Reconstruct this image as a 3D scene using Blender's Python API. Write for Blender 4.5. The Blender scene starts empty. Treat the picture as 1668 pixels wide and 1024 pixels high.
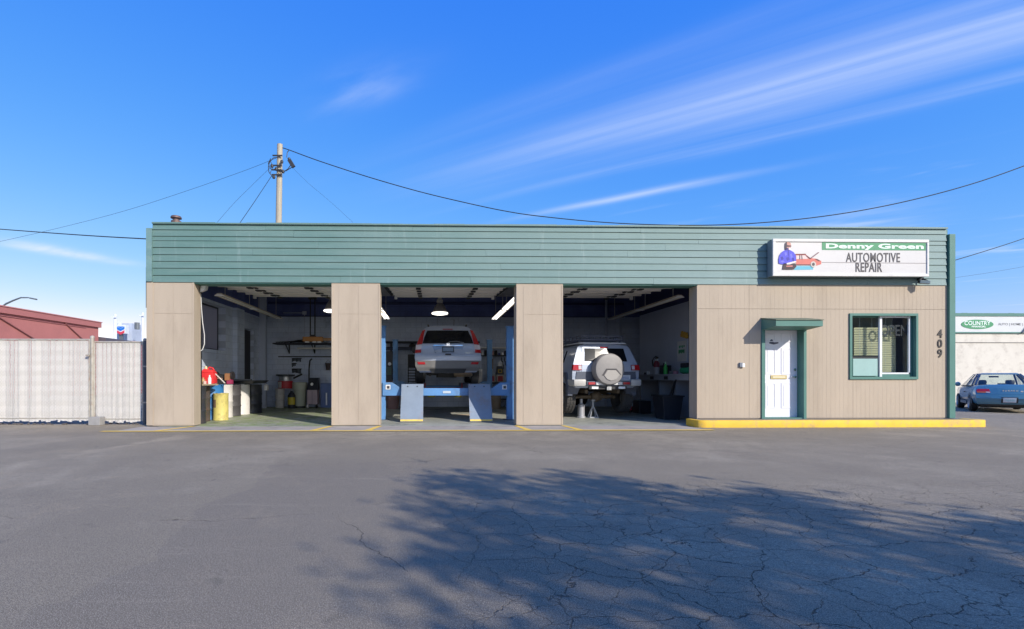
import bpy, bmesh, math, random
from mathutils import Vector, Matrix, noise as mnoise
random.seed(7)
R = math.radians
SC = bpy.context.scene
COL = SC.collection
# ---------------------------------------------------------------- camera
CX, CY, FPX = 722.0, 615.0, 822.0        # principal point and focal length, photo pixels
DIST, CAMH, YAW = 11.5, 1.1, R(1.27)
cam = bpy.data.cameras.new('camera'); camo = bpy.data.objects.new('camera', cam); COL.objects.link(camo)
cam.sensor_width = 36; cam.lens = FPX/1668*36
cam.shift_x = (834-CX)/1668; cam.shift_y = (CY-512)/1668
cam.clip_start = .05; cam.clip_end = 3000
camo.location = (0, -DIST, CAMH); camo.rotation_euler = (R(90), 0, -YAW)
SC.camera = camo
# ---------------------------------------------------------------- sky, sun, exposure
SUN_EL, SUN_AZ = R(29.5), R(39)          # sun stands behind the camera, to the right
world = bpy.data.worlds.new('World'); SC.world = world; world.use_nodes = True
wn = world.node_tree; wn.nodes.clear()
def wnode(t, **k):
    n = wn.nodes.new(t)
    for a, b in k.items(): setattr(n, a, b)
    return n
def wm(op, a, b=None, c=None, clamp=False):
    n = wnode('ShaderNodeMath', operation=op, use_clamp=clamp)
    for i, v in enumerate((a, b, c)):
        if v is None: continue
        if isinstance(v, (int, float)): n.inputs[i].default_value = v
        else: wn.links.new(v, n.inputs[i])
    return n.outputs[0]
sky = wnode('ShaderNodeTexSky', sky_type='NISHITA', sun_disc=False)
sky.sun_elevation = SUN_EL; sky.sun_rotation = R(180)-SUN_AZ
sky.altitude = 0; sky.air_density = 1.0; sky.dust_density = .2; sky.ozone_density = 2.2
tc = wnode('ShaderNodeTexCoord'); sx = wnode('ShaderNodeSeparateXYZ'); wn.links.new(tc.outputs['Generated'], sx.inputs[0])
zc = wm('MAXIMUM', sx.outputs[2], .06)
ux = wm('DIVIDE', sx.outputs[0], zc); uy = wm('DIVIDE', sx.outputs[1], zc)
cv = wm('ADD', wm('MULTIPLY', ux, .59), wm('MULTIPLY', uy, .807))
cu = wm('SUBTRACT', wm('MULTIPLY', ux, .807), wm('MULTIPLY', uy, .59))
def wnoise(fu, fv, off, detail=7, rough=.55):
    cb = wnode('ShaderNodeCombineXYZ')
    wn.links.new(wm('MULTIPLY', cu, fu), cb.inputs[0]); wn.links.new(wm('MULTIPLY', cv, fv), cb.inputs[1]); cb.inputs[2].default_value = off
    n = wnode('ShaderNodeTexNoise'); n.inputs['Scale'].default_value = 1; n.inputs['Detail'].default_value = detail; n.inputs['Roughness'].default_value = rough
    n.inputs['Distortion'].default_value = .25
    wn.links.new(cb.outputs[0], n.inputs['Vector']); return n.outputs[0]
def bell(x, c, w): 
    d = wm('DIVIDE', wm('SUBTRACT', x, c), w)
    return wm('POWER', 2.718, wm('MULTIPLY', wm('MULTIPLY', d, d), -1))
def sstep(x, a, b):
    n = wnode('ShaderNodeMapRange', interpolation_type='SMOOTHSTEP'); wn.links.new(x, n.inputs[0])
    n.inputs[1].default_value = a; n.inputs[2].default_value = b; return n.outputs[0]
nz1 = wnoise(.45, 4.2, 1.3, 6, .5); nz2 = wnoise(.25, 11.0, 5.1, 5); nz3 = wnoise(.35, .5, 9.2, 3); nz4 = wnoise(1.3, 3.0, 3.7)
wob = wm('MULTIPLY', wm('SUBTRACT', nz3, .5), .35)
cvw = wm('ADD', cv, wob)
band = wm('ADD', wm('MULTIPLY', bell(cvw, 2.13, .24), .46), wm('MULTIPLY', bell(cvw, 2.50, .05), .34))
band = wm('MULTIPLY', band, sstep(cu, -2.2, .1))
band = wm('ADD', band, wm('MULTIPLY', wm('MULTIPLY', bell(cvw, 2.86, .05), bell(cu, -.75, .55)), .55))
band = wm('ADD', band, wm('MULTIPLY', wm('MULTIPLY', bell(cvw, 1.72, .07), bell(cu, -.7, 1.0)), .12))
band = wm('MULTIPLY', band, wm('ADD', wm('MULTIPLY', sstep(nz1, .2, .75), .85), wm('MULTIPLY', sstep(nz2, .3, .7), .34)))
puff = wm('MULTIPLY', wm('MULTIPLY', bell(cv, 1.27, .09), bell(cu, -1.25, .2)), wm('MULTIPLY', sstep(nz4, .25, .75), .42))
low = wm('MULTIPLY', wm('MULTIPLY', sstep(nz4, .5, .8), sstep(nz1, .38, .75)), wm('MULTIPLY', sstep(cv, 2.7, 3.6), .75))
lft = wm('MULTIPLY', wm('MULTIPLY', bell(cu, -4.78, .16), bell(cv, 1.55, .42)), wm('ADD', wm('MULTIPLY', sstep(nz4, .3, .7), .75), .35))
rgt = wm('MULTIPLY', wm('MULTIPLY', bell(cv, 4.2, .3), bell(cu, .3, .3)), wm('MULTIPLY', sstep(nz4, .25, .7), .6))
dens = wm('ADD', wm('ADD', band, puff), wm('ADD', low, wm('ADD', lft, rgt)), clamp=True)
dens = wm('MULTIPLY', dens, sstep(sx.outputs[2], .0, .12))
hsv = wnode('ShaderNodeHueSaturation'); hsv.inputs['Saturation'].default_value = 1.0; hsv.inputs['Value'].default_value = 1.0
# grade of the whole sky dome: a per-channel power, as a camera's tone curve would
sc3 = wnode('ShaderNodeSeparateColor'); wn.links.new(sky.outputs[0], sc3.inputs[0]); cc3 = wnode('ShaderNodeCombineColor')
for ch, (ga, gg) in enumerate(((.80, 1.55), (.67, .80), (.96, .13))):
    gv = wm('MINIMUM', wm('MULTIPLY', wm('POWER', wm('MULTIPLY', sc3.outputs[ch], .178), gg), ga/.178), 16.0)
    if ch == 0: redv = gv
    else: gv = wm('MAXIMUM', gv, redv)            # the glow round the sun stays white
    wn.links.new(gv, cc3.inputs[ch])
wn.links.new(cc3.outputs[0], hsv.inputs['Color'])
mx = wnode('ShaderNodeMix', data_type='RGBA'); wn.links.new(dens, mx.inputs[0]); wn.links.new(hsv.outputs[0], mx.inputs[6]); mx.inputs[7].default_value = (4.2, 4.7, 5.7, 1)
bg = wnode('ShaderNodeBackground'); bg.inputs[1].default_value = .13; wn.links.new(mx.outputs[2], bg.inputs[0])
wo = wnode('ShaderNodeOutputWorld'); wn.links.new(bg.outputs[0], wo.inputs[0])
sl = bpy.data.lights.new('sun', 'SUN'); sl.energy = 3.4; sl.angle = R(.53); sl.color = (1, .93, .82)
so = bpy.data.objects.new('sun', sl); COL.objects.link(so)
SUNV = Vector((math.sin(SUN_AZ)*math.cos(SUN_EL), -math.cos(SUN_AZ)*math.cos(SUN_EL), math.sin(SUN_EL)))
so.rotation_euler = SUNV.to_track_quat('Z', 'Y').to_euler(); so.location = SUNV*40
SC.view_settings.view_transform = 'Standard'; SC.view_settings.look = 'None'; SC.view_settings.gamma = 1
SC.view_settings.exposure = .54; SC.view_settings.use_curve_mapping = False
try:
    SC.cycles.use_denoising = True; SC.cycles.max_bounces = 8; SC.cycles.diffuse_bounces = 6; SC.cycles.transparent_max_bounces = 12
except Exception: pass
# ---------------------------------------------------------------- helpers
def at(px, py, Y):
    """point of the plane y = Y that the photo shows at pixel (px, py)"""
    c, s = math.cos(YAW), math.sin(YAW); l = (px-CX)/FPX
    dx, dy, dz = c*l+s, -s*l+c, (CY-py)/FPX
    t = (Y+DIST)/dy
    return Vector((dx*t, Y, CAMH+dz*t))
def S(r, g, b):
    f = lambda v: (v/12.92 if v <= .04045 else ((v+.055)/1.055)**2.4)
    return (f(r/255), f(g/255), f(b/255))
MATS = {}
def mat(name, col, rough=.6, var=.12, scale=2.5, bump=0, bscale=60, metal=0, stretch=(1, 1, 1), dirt=None, dscale=1.5, damt=.5, spec=.5, coat=0, emit=None, estr=0, alpha=None):
    if name in MATS: return MATS[name]
    m = bpy.data.materials.new(name); m.use_nodes = True; nt = m.node_tree; p = nt.nodes['Principled BSDF']; L = nt.links
    tcn = nt.nodes.new('ShaderNodeTexCoord'); mp = nt.nodes.new('ShaderNodeMapping'); mp.inputs['Scale'].default_value = stretch
    L.new(tcn.outputs['Object'], mp.inputs[0])
    n = nt.nodes.new('ShaderNodeTexNoise'); n.inputs['Scale'].default_value = scale; n.inputs['Detail'].default_value = 8; n.inputs['Roughness'].default_value = .65
    L.new(mp.outputs[0], n.inputs['Vector'])
    mr = nt.nodes.new('ShaderNodeMapRange'); mr.inputs[1].default_value = .25; mr.inputs[2].default_value = .75; L.new(n.outputs[0], mr.inputs[0])
    a = nt.nodes.new('ShaderNodeMix'); a.data_type = 'RGBA'; L.new(mr.outputs[0], a.inputs[0])
    a.inputs[6].default_value = (*[max(0, c*(1-var)) for c in col], 1); a.inputs[7].default_value = (*[min(1, c*(1+var)) for c in col], 1)
    out = a.outputs[2]
    if dirt:
        d = nt.nodes.new('ShaderNodeTexNoise'); d.inputs['Scale'].default_value = dscale; d.inputs['Detail'].default_value = 10; d.inputs['Roughness'].default_value = .7
        L.new(mp.outputs[0], d.inputs['Vector'])
        dr = nt.nodes.new('ShaderNodeMapRange'); dr.inputs[1].default_value = .5; dr.inputs[2].default_value = .72; dr.inputs[4].default_value = damt; L.new(d.outputs[0], dr.inputs[0])
        b = nt.nodes.new('ShaderNodeMix'); b.data_type = 'RGBA'; L.new(dr.outputs[0], b.inputs[0]); L.new(out, b.inputs[6]); b.inputs[7].default_value = (*dirt, 1); out = b.outputs[2]
    L.new(out, p.inputs['Base Color'])
    p.inputs['Roughness'].default_value = rough; p.inputs['Metallic'].default_value = metal; p.inputs['Specular IOR Level'].default_value = spec
    if coat: p.inputs['Coat Weight'].default_value = coat; p.inputs['Coat Roughness'].default_value = .08
    if bump:
        bn = nt.nodes.new('ShaderNodeTexNoise'); bn.inputs['Scale'].default_value = bscale; bn.inputs['Detail'].default_value = 4; L.new(mp.outputs[0], bn.inputs['Vector'])
        bp = nt.nodes.new('ShaderNodeBump'); bp.inputs['Strength'].default_value = bump; bp.inputs['Distance'].default_value = .01; L.new(bn.outputs[0], bp.inputs['Height']); L.new(bp.outputs[0], p.inputs['Normal'])
    if emit: p.inputs['Emission Color'].default_value = (*emit, 1); p.inputs['Emission Strength'].default_value = estr
    MATS[name] = m; return m
def glassmat(name, tint=(.85, .92, .9), refl=.08, rough=.02):
    """thin window pane: clear with a mirror-like reflection"""
    m = bpy.data.materials.new(name); m.use_nodes = True; nt = m.node_tree; nt.nodes.clear(); L = nt.links
    t = nt.nodes.new('ShaderNodeBsdfTransparent'); t.inputs[0].default_value = (*tint, 1)
    g = nt.nodes.new('ShaderNodeBsdfGlossy'); g.inputs['Roughness'].default_value = rough; g.inputs[0].default_value = (.95, .97, 1, 1)
    lw = nt.nodes.new('ShaderNodeLayerWeight'); lw.inputs[0].default_value = .5
    f = nt.nodes.new('ShaderNodeMath'); f.operation = 'POWER'; L.new(lw.outputs['Facing'], f.inputs[0]); f.inputs[1].default_value = 4
    ad = nt.nodes.new('ShaderNodeMath'); ad.operation = 'ADD'; ad.use_clamp = True; L.new(f.outputs[0], ad.inputs[0]); ad.inputs[1].default_value = refl
    x = nt.nodes.new('ShaderNodeMixShader'); L.new(ad.outputs[0], x.inputs[0]); L.new(t.outputs[0], x.inputs[1]); L.new(g.outputs[0], x.inputs[2])
    o = nt.nodes.new('ShaderNodeOutputMaterial'); L.new(x.outputs[0], o.inputs[0]); MATS[name] = m; return m
MW = {}
def empty(name, loc, rz=0, label=None, cat=None, group=None, parent=None):
    o = bpy.data.objects.new(name, None); COL.objects.link(o); o.location = loc; o.rotation_euler = (0, 0, rz); o.empty_display_size = .2
    MW[o.name] = Matrix.Translation(Vector(loc)) @ Matrix.Rotation(rz, 4, 'Z')
    if parent: o.parent = parent
    tag(o, label, cat, group); return o
def tag(o, label=None, cat=None, group=None, kind=None):
    if label: o['label'] = label
    if cat: o['category'] = cat
    if group: o['group'] = group
    if kind: o['kind'] = kind
    return o
class MB:
    def __init__(s): s.v = []; s.f = []
    def add(s, vs, fs):
        b = len(s.v); s.v += [Vector(p) for p in vs]; s.f += [tuple(i+b for i in f) for f in fs]; return s
    def box(s, x0, x1, y0, y1, z0, z1):
        x0, x1 = min(x0, x1), max(x0, x1); y0, y1 = min(y0, y1), max(y0, y1); z0, z1 = min(z0, z1), max(z0, z1)
        return s.add([(x0,y0,z0),(x1,y0,z0),(x1,y1,z0),(x0,y1,z0),(x0,y0,z1),(x1,y0,z1),(x1,y1,z1),(x0,y1,z1)],
                     [(3,2,1,0),(4,5,6,7),(0,1,5,4),(1,2,6,5),(2,3,7,6),(3,0,4,7)])
    def hexa(s, p): return s.add(p, [(3,2,1,0),(4,5,6,7),(0,1,5,4),(1,2,6,5),(2,3,7,6),(3,0,4,7)])
    def bar(s, a, b, w, h, up=(0, 0, 1)):
        a, b = Vector(a), Vector(b); d = (b-a).normalized(); u = Vector(up)
        if abs(d.dot(u)) > .98: u = Vector((0, 1, 0))
        r = d.cross(u).normalized()*w/2; u = r.cross(d).normalized()*h/2
        return s.hexa([a-r-u, a+r-u, b+r-u, b-r-u, a-r+u, a+r+u, b+r+u, b-r+u])
    def cyl(s, a, b, r, n=12, r2=None, cap=True):
        a, b = Vector(a), Vector(b); d = (b-a).normalized(); r2 = r if r2 is None else r2
        x = d.orthogonal().normalized(); y = d.cross(x)
        vs = []
        for k in range(n):
            q = x*math.cos(2*math.pi*k/n)+y*math.sin(2*math.pi*k/n); vs += [a+q*r, b+q*r2]
        fs = [(2*k, 2*((k+1) % n), 2*((k+1) % n)+1, 2*k+1) for k in range(n)]
        if cap: fs += [tuple(2*k for k in reversed(range(n))), tuple(2*k+1 for k in range(n))]
        return s.add(vs, fs)
    def tube(s, pts, r, n=6, r2=None):
        pts = [Vector(p) for p in pts]; m = len(pts); vs = []; x = None
        for i, p in enumerate(pts):
            d = (pts[min(i+1, m-1)]-pts[max(i-1, 0)]).normalized()
            x = (d.orthogonal() if x is None else x-d*x.dot(d)).normalized(); y = d.cross(x)
            rr = r if r2 is None else r+(r2-r)*i/(m-1)
            vs += [p+(x*math.cos(2*math.pi*k/n)+y*math.sin(2*math.pi*k/n))*rr for k in range(n)]
        fs = [(i*n+k, i*n+(k+1) % n, (i+1)*n+(k+1) % n, (i+1)*n+k) for i in range(m-1) for k in range(n)]
        fs += [tuple(reversed(range(n))), tuple((m-1)*n+k for k in range(n))]
        return s.add(vs, fs)
    def lathe(s, c, prof, n=20, axis='Z', a0=0, a1=2*math.pi):
        c = Vector(c); vs = []; full = abs(a1-a0-2*math.pi) < 1e-6; m = n if full else n+1
        for r, h in prof:
            for k in range(m):
                t = a0+(a1-a0)*k/n; q = (r*math.cos(t), r*math.sin(t), h)
                q = {'Z': q, 'Y': (q[0], q[2], q[1]), 'X': (q[2], q[0], q[1])}[axis]; vs.append(c+Vector(q))
        fs = []
        for i in range(len(prof)-1):
            for k in range(n):
                k2 = (k+1) % m; q = (i*m+k, i*m+k2, (i+1)*m+k2, (i+1)*m+k); fs.append(q if axis != 'Y' else q[::-1])
        return s.add(vs, fs)
    def prism(s, poly, axis, a, b):
        """poly of 2-D points extruded along axis from a to b. X: (y,z)  Y: (x,z)  Z: (x,y)"""
        f = {'X': lambda p, t: (t, p[0], p[1]), 'Y': lambda p, t: (p[0], t, p[1]), 'Z': lambda p, t: (p[0], p[1], t)}[axis]; n = len(poly)
        vs = [f(p, a) for p in poly]+[f(p, b) for p in poly]
        fs = [tuple(range(n)), tuple(range(2*n-1, n-1, -1))]+[(k, k+n, (k+1) % n+n, (k+1) % n) for k in range(n)]
        return s.add(vs, fs)
    def mesh(s, name, material, inv=None, smooth=False, bevel=0, fixn=True):
        me = bpy.data.meshes.new(name); vs = [inv @ v for v in s.v] if inv else s.v
        me.from_pydata([tuple(v) for v in vs], [], s.f)
        if fixn or bevel:
            bm = bmesh.new(); bm.from_mesh(me)
            if bevel:
                bmesh.ops.bevel(bm, geom=[e for e in bm.edges if len(e.link_faces) == 2 and e.calc_face_angle(0) > .6], offset=bevel, segments=2, affect='EDGES', profile=.6)
            bmesh.ops.recalc_face_normals(bm, faces=bm.faces); bm.to_mesh(me); bm.free()
        if material: me.materials.append(material)
        if smooth:
            for p in me.polygons: p.use_smooth = True
            me.set_sharp_from_angle(angle=R(smooth if smooth is not True else 38))
        me.update(); return me
    def build(s, name, material, parent=None, smooth=False, bevel=0, local=False, label=None, cat=None, group=None, kind=None, origin=None):
        inv = None
        if parent is not None:
            if not local: inv = MW[parent.name].inverted()
        elif origin is not None: inv = Matrix.Translation(-Vector(origin))
        me = s.mesh(name, material, inv, smooth, bevel)
        o = bpy.data.objects.new(name, me); COL.objects.link(o)
        if parent is not None: o.parent = parent; MW[o.name] = MW[parent.name]
        elif origin is not None: o.location = origin; MW[o.name] = Matrix.Translation(Vector(origin))
        else: MW[o.name] = Matrix.Identity(4)
        return tag(o, label, cat, group, kind)
def text(body, size, material, name, parent, loc, sx=1, bold=0, rot=(R(90), 0, 0), shear=0, depth=.004, align='CENTER', space=1, local=False):
    c = bpy.data.curves.new(name, 'FONT'); c.body = body; c.size = size; c.align_x = align; c.align_y = 'CENTER'; c.offset = bold; c.shear = shear; c.extrude = depth; c.space_character = space; c.resolution_u = 3
    t = bpy.data.objects.new('tmp', c); COL.objects.link(t); dg = bpy.context.evaluated_depsgraph_get()
    me = bpy.data.meshes.new_from_object(t.evaluated_get(dg)); bpy.data.objects.remove(t); bpy.data.curves.remove(c)
    from mathutils import Euler
    M4 = Matrix.Translation(Vector(loc)) @ Euler(rot).to_matrix().to_4x4() @ Matrix.Diagonal((sx, 1, 1, 1))
    if not local and parent is not None: M4 = MW[parent.name].inverted() @ M4
    me.transform(M4); me.materials.clear(); me.materials.append(material); me.name = name
    o = bpy.data.objects.new(name, me); COL.objects.link(o)
    if parent is not None: o.parent = parent; MW[o.name] = MW[parent.name]
    return o
def share(name, me, parent, loc, rot=(0, 0, 0), scale=(1, 1, 1), world=True):
    o = bpy.data.objects.new(name, me); COL.objects.link(o); o.parent = parent
    o.location = (MW[parent.name].inverted() @ Vector(loc)) if world else loc
    o.rotation_euler = rot; o.scale = scale; return o
# ---------------------------------------------------------------- materials
TAN = mat('tan paint', S(178, 163, 144), .75, .08, 1.2, .25, 90, stretch=(1, 1, .25), dirt=S(150, 135, 118), dscale=1.5, damt=.5)
GREEN = mat('faded green paint', S(106, 138, 138), .62, .14, 1.6, .35, 50, stretch=(.5, 1, 3), dirt=S(150, 172, 160), dscale=1.2, damt=.45)
GREEN2 = mat('green trim paint', S(76, 122, 112), .55, .08, 3, .1)
WHITE = mat('white paint', S(232, 232, 232), .5, .04, 4)
BLACK = mat('black rubber', (.012, .012, .013), .6, .3, 8)
DARK = mat('dark steel', (.03, .032, .036), .5, .3, 6, metal=.3)
STEEL = mat('galvanised steel', (.45, .46, .47), .4, .2, 9, metal=.8)
CHROME = mat('chrome', (.75, .76, .78), .15, .05, 5, metal=1)
WOOD = mat('weathered wood', S(176, 158, 132), .85, .25, 5, .4, 40, stretch=(3, 3, .3))
BLOCK_LO = None
# ---------------------------------------------------------------- special materials
def ntm(name):
    m = bpy.data.materials.new(name); m.use_nodes = True; nt = m.node_tree; p = nt.nodes['Principled BSDF']; MATS[name] = m
    def N(t, **k):
        n = nt.nodes.new(t)
        for a, b in k.items(): setattr(n, a, b)
        return n
    def Mth(op, a, b=None, clamp=False):
        n = N('ShaderNodeMath', operation=op, use_clamp=clamp)
        for i, v in enumerate((a, b)):
            if v is None: continue
            if isinstance(v, (int, float)): n.inputs[i].default_value = v
            else: nt.links.new(v, n.inputs[i])
        return n.outputs[0]
    def Noise(vec, scale, detail=6, rough=.6, dist=0):
        n = N('ShaderNodeTexNoise'); n.inputs['Scale'].default_value = scale; n.inputs['Detail'].default_value = detail; n.inputs['Roughness'].default_value = rough; n.inputs['Distortion'].default_value = dist
        nt.links.new(vec, n.inputs['Vector']); return n
    def Step(x, a, b, lo=0, hi=1):
        n = N('ShaderNodeMapRange', interpolation_type='SMOOTHSTEP'); nt.links.new(x, n.inputs[0]); n.inputs[1].default_value = a; n.inputs[2].default_value = b; n.inputs[3].default_value = lo; n.inputs[4].default_value = hi; return n.outputs[0]
    def Mix(f, a, b, mode='MIX'):
        n = N('ShaderNodeMix', data_type='RGBA', blend_type=mode)
        for i, v in ((0, f), (6, a), (7, b)):
            if isinstance(v, (int, float)): n.inputs[i].default_value = v
            elif isinstance(v, tuple): n.inputs[i].default_value = (*v[:3], 1)
            else: nt.links.new(v, n.inputs[i])
        return n.outputs[2]
    return m, nt, p, N, Mth, Noise, Step, Mix
def asphalt():
    m, nt, p, N, Mth, Noise, Step, Mix = ntm('asphalt'); L = nt.links
    t = N('ShaderNodeTexCoord').outputs['Object']; s = N('ShaderNodeSeparateXYZ'); L.new(t, s.inputs[0]); X, Y = s.outputs[0], s.outputs[1]
    big = Noise(t, .28, 6, .6).outputs[0]; mid = Noise(t, 1.7, 8, .65).outputs[0]; fine = Noise(t, 70, 3, .7).outputs[0]; grit = Noise(t, 190, 2, .8).outputs[0]
    base = Mix(Step(big, .40, .60), (.262, .219, .152), (.430, .365, .262)); base = Mix(Step(Noise(t, .75, 7, .6, .8).outputs[0], .50, .56, 0, .45), base, (.255, .212, .148))
    base = Mix(Step(mid, .42, .66, 0, .75), base, (.235, .198, .142)); base = Mix(Step(Noise(t, 3.6, 9, .75, .5).outputs[0], .55, .7, 0, .5), base, (.43, .365, .27))
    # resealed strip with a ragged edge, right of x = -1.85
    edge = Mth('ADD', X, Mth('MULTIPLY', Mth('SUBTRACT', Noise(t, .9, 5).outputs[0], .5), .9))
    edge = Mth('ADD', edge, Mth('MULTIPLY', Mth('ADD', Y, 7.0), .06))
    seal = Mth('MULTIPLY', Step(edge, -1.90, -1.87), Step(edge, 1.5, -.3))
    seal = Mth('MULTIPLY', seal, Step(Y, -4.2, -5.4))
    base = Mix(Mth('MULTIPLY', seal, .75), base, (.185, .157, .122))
    # dusty drain line along x = -4.9 and dust patches by the fence
    dl = Mth('ADD', X, Mth('MULTIPLY', Mth('SUBTRACT', Noise(t, .55, 5).outputs[0], .5), 2.2))
    dl = Mth('ABSOLUTE', Mth('ADD', dl, 4.9))
    dust = Mth('MULTIPLY', Step(dl, .34, .03), Mth('MULTIPLY', Step(Y, -6.6, -5), Step(Y, -1.2, -2.4)))
    dust = Mth('MULTIPLY', dust, Step(Noise(t, 2.2, 8, .7).outputs[0], .3, .62))
    base = Mix(Mth('MULTIPLY', dust, .9), base, (.52, .43, .30))
    d2 = Mth('MULTIPLY', Step(Noise(t, .6, 9, .72, .4).outputs[0], .54, .72), Step(X, 2, -6, 0.35, .85))
    base = Mix(d2, base, (.34, .275, .185))
    ol = Step(Noise(t, .45, 5, .6).outputs[0], .6, .75, 0, .4); base = Mix(ol, base, (.20, .168, .12))
    oil = Mth('MULTIPLY', Step(Noise(t, 2.9, 3, .5).outputs[0], .67, .74), .75); base = Mix(oil, base, (.085, .074, .058))
    tm = N('ShaderNodeMapping'); tm.inputs['Scale'].default_value = (.35, 3.2, 1); tm.inputs['Rotation'].default_value = (0, 0, .25); L.new(t, tm.inputs[0])
    sc_ = Mth('MULTIPLY', Step(Noise(tm.outputs[0], 1.6, 8, .7).outputs[0], .56, .70), .45); base = Mix(sc_, base, (.45, .385, .285))
    dk = Mth('MULTIPLY', Step(Noise(t, .33, 6, .62, 1.2).outputs[0], .50, .57), .40); base = Mix(dk, base, (.21, .176, .128))
    br_ = Mth('MULTIPLY', Step(Noise(t, 1.1, 9, .72, .6).outputs[0], .53, .66), Step(X, 1, -5, .15, .65)); base = Mix(br_, base, (.40, .315, .205))
    # grit
    g2 = Noise(t, 24, 4, .75).outputs[0]; base = Mix(Step(g2, .42, .66, 0, .55), base, (.17, .143, .105)); base = Mix(Step(fine, .40, .58, 0, .62), base, (.13, .109, .083))
    base = Mix(Step(grit, .52, .64, 0, .8), base, (.60, .53, .42)); base = Mix(Step(Noise(t, 42, 2, .8).outputs[0], .62, .72, 0, .45), base, (.46, .40, .31))
    # alligator cracking, in the area at the right foreground
    wv = N('ShaderNodeVectorMath', operation='MULTIPLY_ADD'); nw = Noise(t, 2.0, 5, .6); L.new(nw.outputs['Color'], wv.inputs[0]); wv.inputs[1].default_value = (.42, .42, 0); L.new(t, wv.inputs[2])
    def crack(scale, w):
        v = N('ShaderNodeTexVoronoi', feature='DISTANCE_TO_EDGE', voronoi_dimensions='2D'); v.inputs['Scale'].default_value = scale; L.new(wv.outputs[0], v.inputs['Vector'])
        return Step(v.outputs['Distance'], w, w*.15)
    area = Mth('MULTIPLY', Step(Mth('ADD', X, Mth('MULTIPLY', Mth('SUBTRACT', big, .5), 2)), -.4, .8), Step(Mth('ADD', Y, Mth('MULTIPLY', Mth('SUBTRACT', big, .5), 2)), -6.0, -7.2))
    area = Mth('MULTIPLY', area, Step(X, 9, 7))
    gate = Step(Noise(t, .9, 4).outputs[0], .34, .5)
    c = Mth('MAXIMUM', crack(2.1, .010), Mth('MULTIPLY', crack(4.6, .013), gate))
    c = Mth('MULTIPLY', c, Step(Noise(t, 5, 4).outputs[0], .28, .48, .25, 1)); c = Mth('MULTIPLY', c, area)
    stray = Mth('MULTIPLY', crack(.42, .0025), Step(Noise(t, .7, 4).outputs[0], .5, .6, 0, .7)); c = Mth('MAXIMUM', c, stray)
    base = Mix(Mth('MULTIPLY', c, .75), base, (.022, .022, .025))
    base = Mix(1.0, base, (1.0, .985, .955), 'MULTIPLY')
    L.new(base, p.inputs['Base Color']); p.inputs['Roughness'].default_value = .88; p.inputs['Specular IOR Level'].default_value = .3
    h = Mth('SUBTRACT', Mth('ADD', Mth('MULTIPLY', fine, .9), Mth('MULTIPLY', grit, .5)), Mth('MULTIPLY', c, 2.5))
    b = N('ShaderNodeBump'); b.inputs['Strength'].default_value = .75; b.inputs['Distance'].default_value = .008; L.new(h, b.inputs['Height']); L.new(b.outputs[0], p.inputs['Normal'])
    return m
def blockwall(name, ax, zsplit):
    """concrete block: grey below, navy above zsplit, shallow joints"""
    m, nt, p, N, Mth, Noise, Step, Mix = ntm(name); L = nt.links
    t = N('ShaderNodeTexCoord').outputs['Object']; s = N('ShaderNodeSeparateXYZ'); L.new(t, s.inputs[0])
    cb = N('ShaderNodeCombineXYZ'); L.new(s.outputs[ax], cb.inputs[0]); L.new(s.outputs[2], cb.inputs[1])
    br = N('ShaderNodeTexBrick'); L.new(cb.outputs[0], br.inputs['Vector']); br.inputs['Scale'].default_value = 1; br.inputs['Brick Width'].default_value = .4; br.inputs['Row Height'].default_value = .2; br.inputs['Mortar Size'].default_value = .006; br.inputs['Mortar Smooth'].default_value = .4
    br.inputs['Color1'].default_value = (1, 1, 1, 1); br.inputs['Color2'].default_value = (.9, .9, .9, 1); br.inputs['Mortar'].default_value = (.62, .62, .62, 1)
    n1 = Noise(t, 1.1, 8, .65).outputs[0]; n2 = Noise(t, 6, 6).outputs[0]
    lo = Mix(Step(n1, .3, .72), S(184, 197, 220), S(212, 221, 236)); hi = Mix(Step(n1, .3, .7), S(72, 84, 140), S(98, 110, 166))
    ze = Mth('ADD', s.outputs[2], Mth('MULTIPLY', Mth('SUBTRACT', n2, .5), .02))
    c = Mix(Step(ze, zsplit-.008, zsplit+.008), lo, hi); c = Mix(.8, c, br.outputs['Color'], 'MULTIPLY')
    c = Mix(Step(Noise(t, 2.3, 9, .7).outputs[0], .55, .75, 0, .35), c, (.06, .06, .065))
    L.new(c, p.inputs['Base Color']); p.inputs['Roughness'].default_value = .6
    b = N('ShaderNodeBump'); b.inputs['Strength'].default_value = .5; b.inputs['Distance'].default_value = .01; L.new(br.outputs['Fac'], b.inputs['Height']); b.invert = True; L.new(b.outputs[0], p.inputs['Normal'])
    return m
def shopfloor():
    m, nt, p, N, Mth, Noise, Step, Mix = ntm('garage floor concrete'); L = nt.links
    t = N('ShaderNodeTexCoord').outputs['Object']; s = N('ShaderNodeSeparateXYZ'); L.new(t, s.inputs[0])
    n1 = Noise(t, .8, 8, .65, .3).outputs[0]; n2 = Noise(t, 3.5, 8, .7).outputs[0]; n3 = Noise(t, 60, 3).outputs[0]
    c = Mix(Step(n1, .32, .66), S(176, 176, 164), S(150, 152, 142))
    g = Mth('MULTIPLY', Step(n2, .38, .6), Step(s.outputs[0], -1.6, -2.6)); c = Mix(Mth('MULTIPLY', g, .75), c, S(126, 146, 84))
    c = Mix(Step(Noise(t, 1.3, 9, .75).outputs[0], .52, .66, 0, .7), c, (.06, .06, .06))
    c = Mix(Step(n3, .5, .75, 0, .25), c, (.4, .38, .35))
    L.new(c, p.inputs['Base Color']); L.new(Step(n2, .3, .7, .35, .8), p.inputs['Roughness'])
    b = N('ShaderNodeBump'); b.inputs['Strength'].default_value = .3; b.inputs['Distance'].default_value = .005; L.new(n3, b.inputs['Height']); L.new(b.outputs[0], p.inputs['Normal'])
    return m
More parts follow.
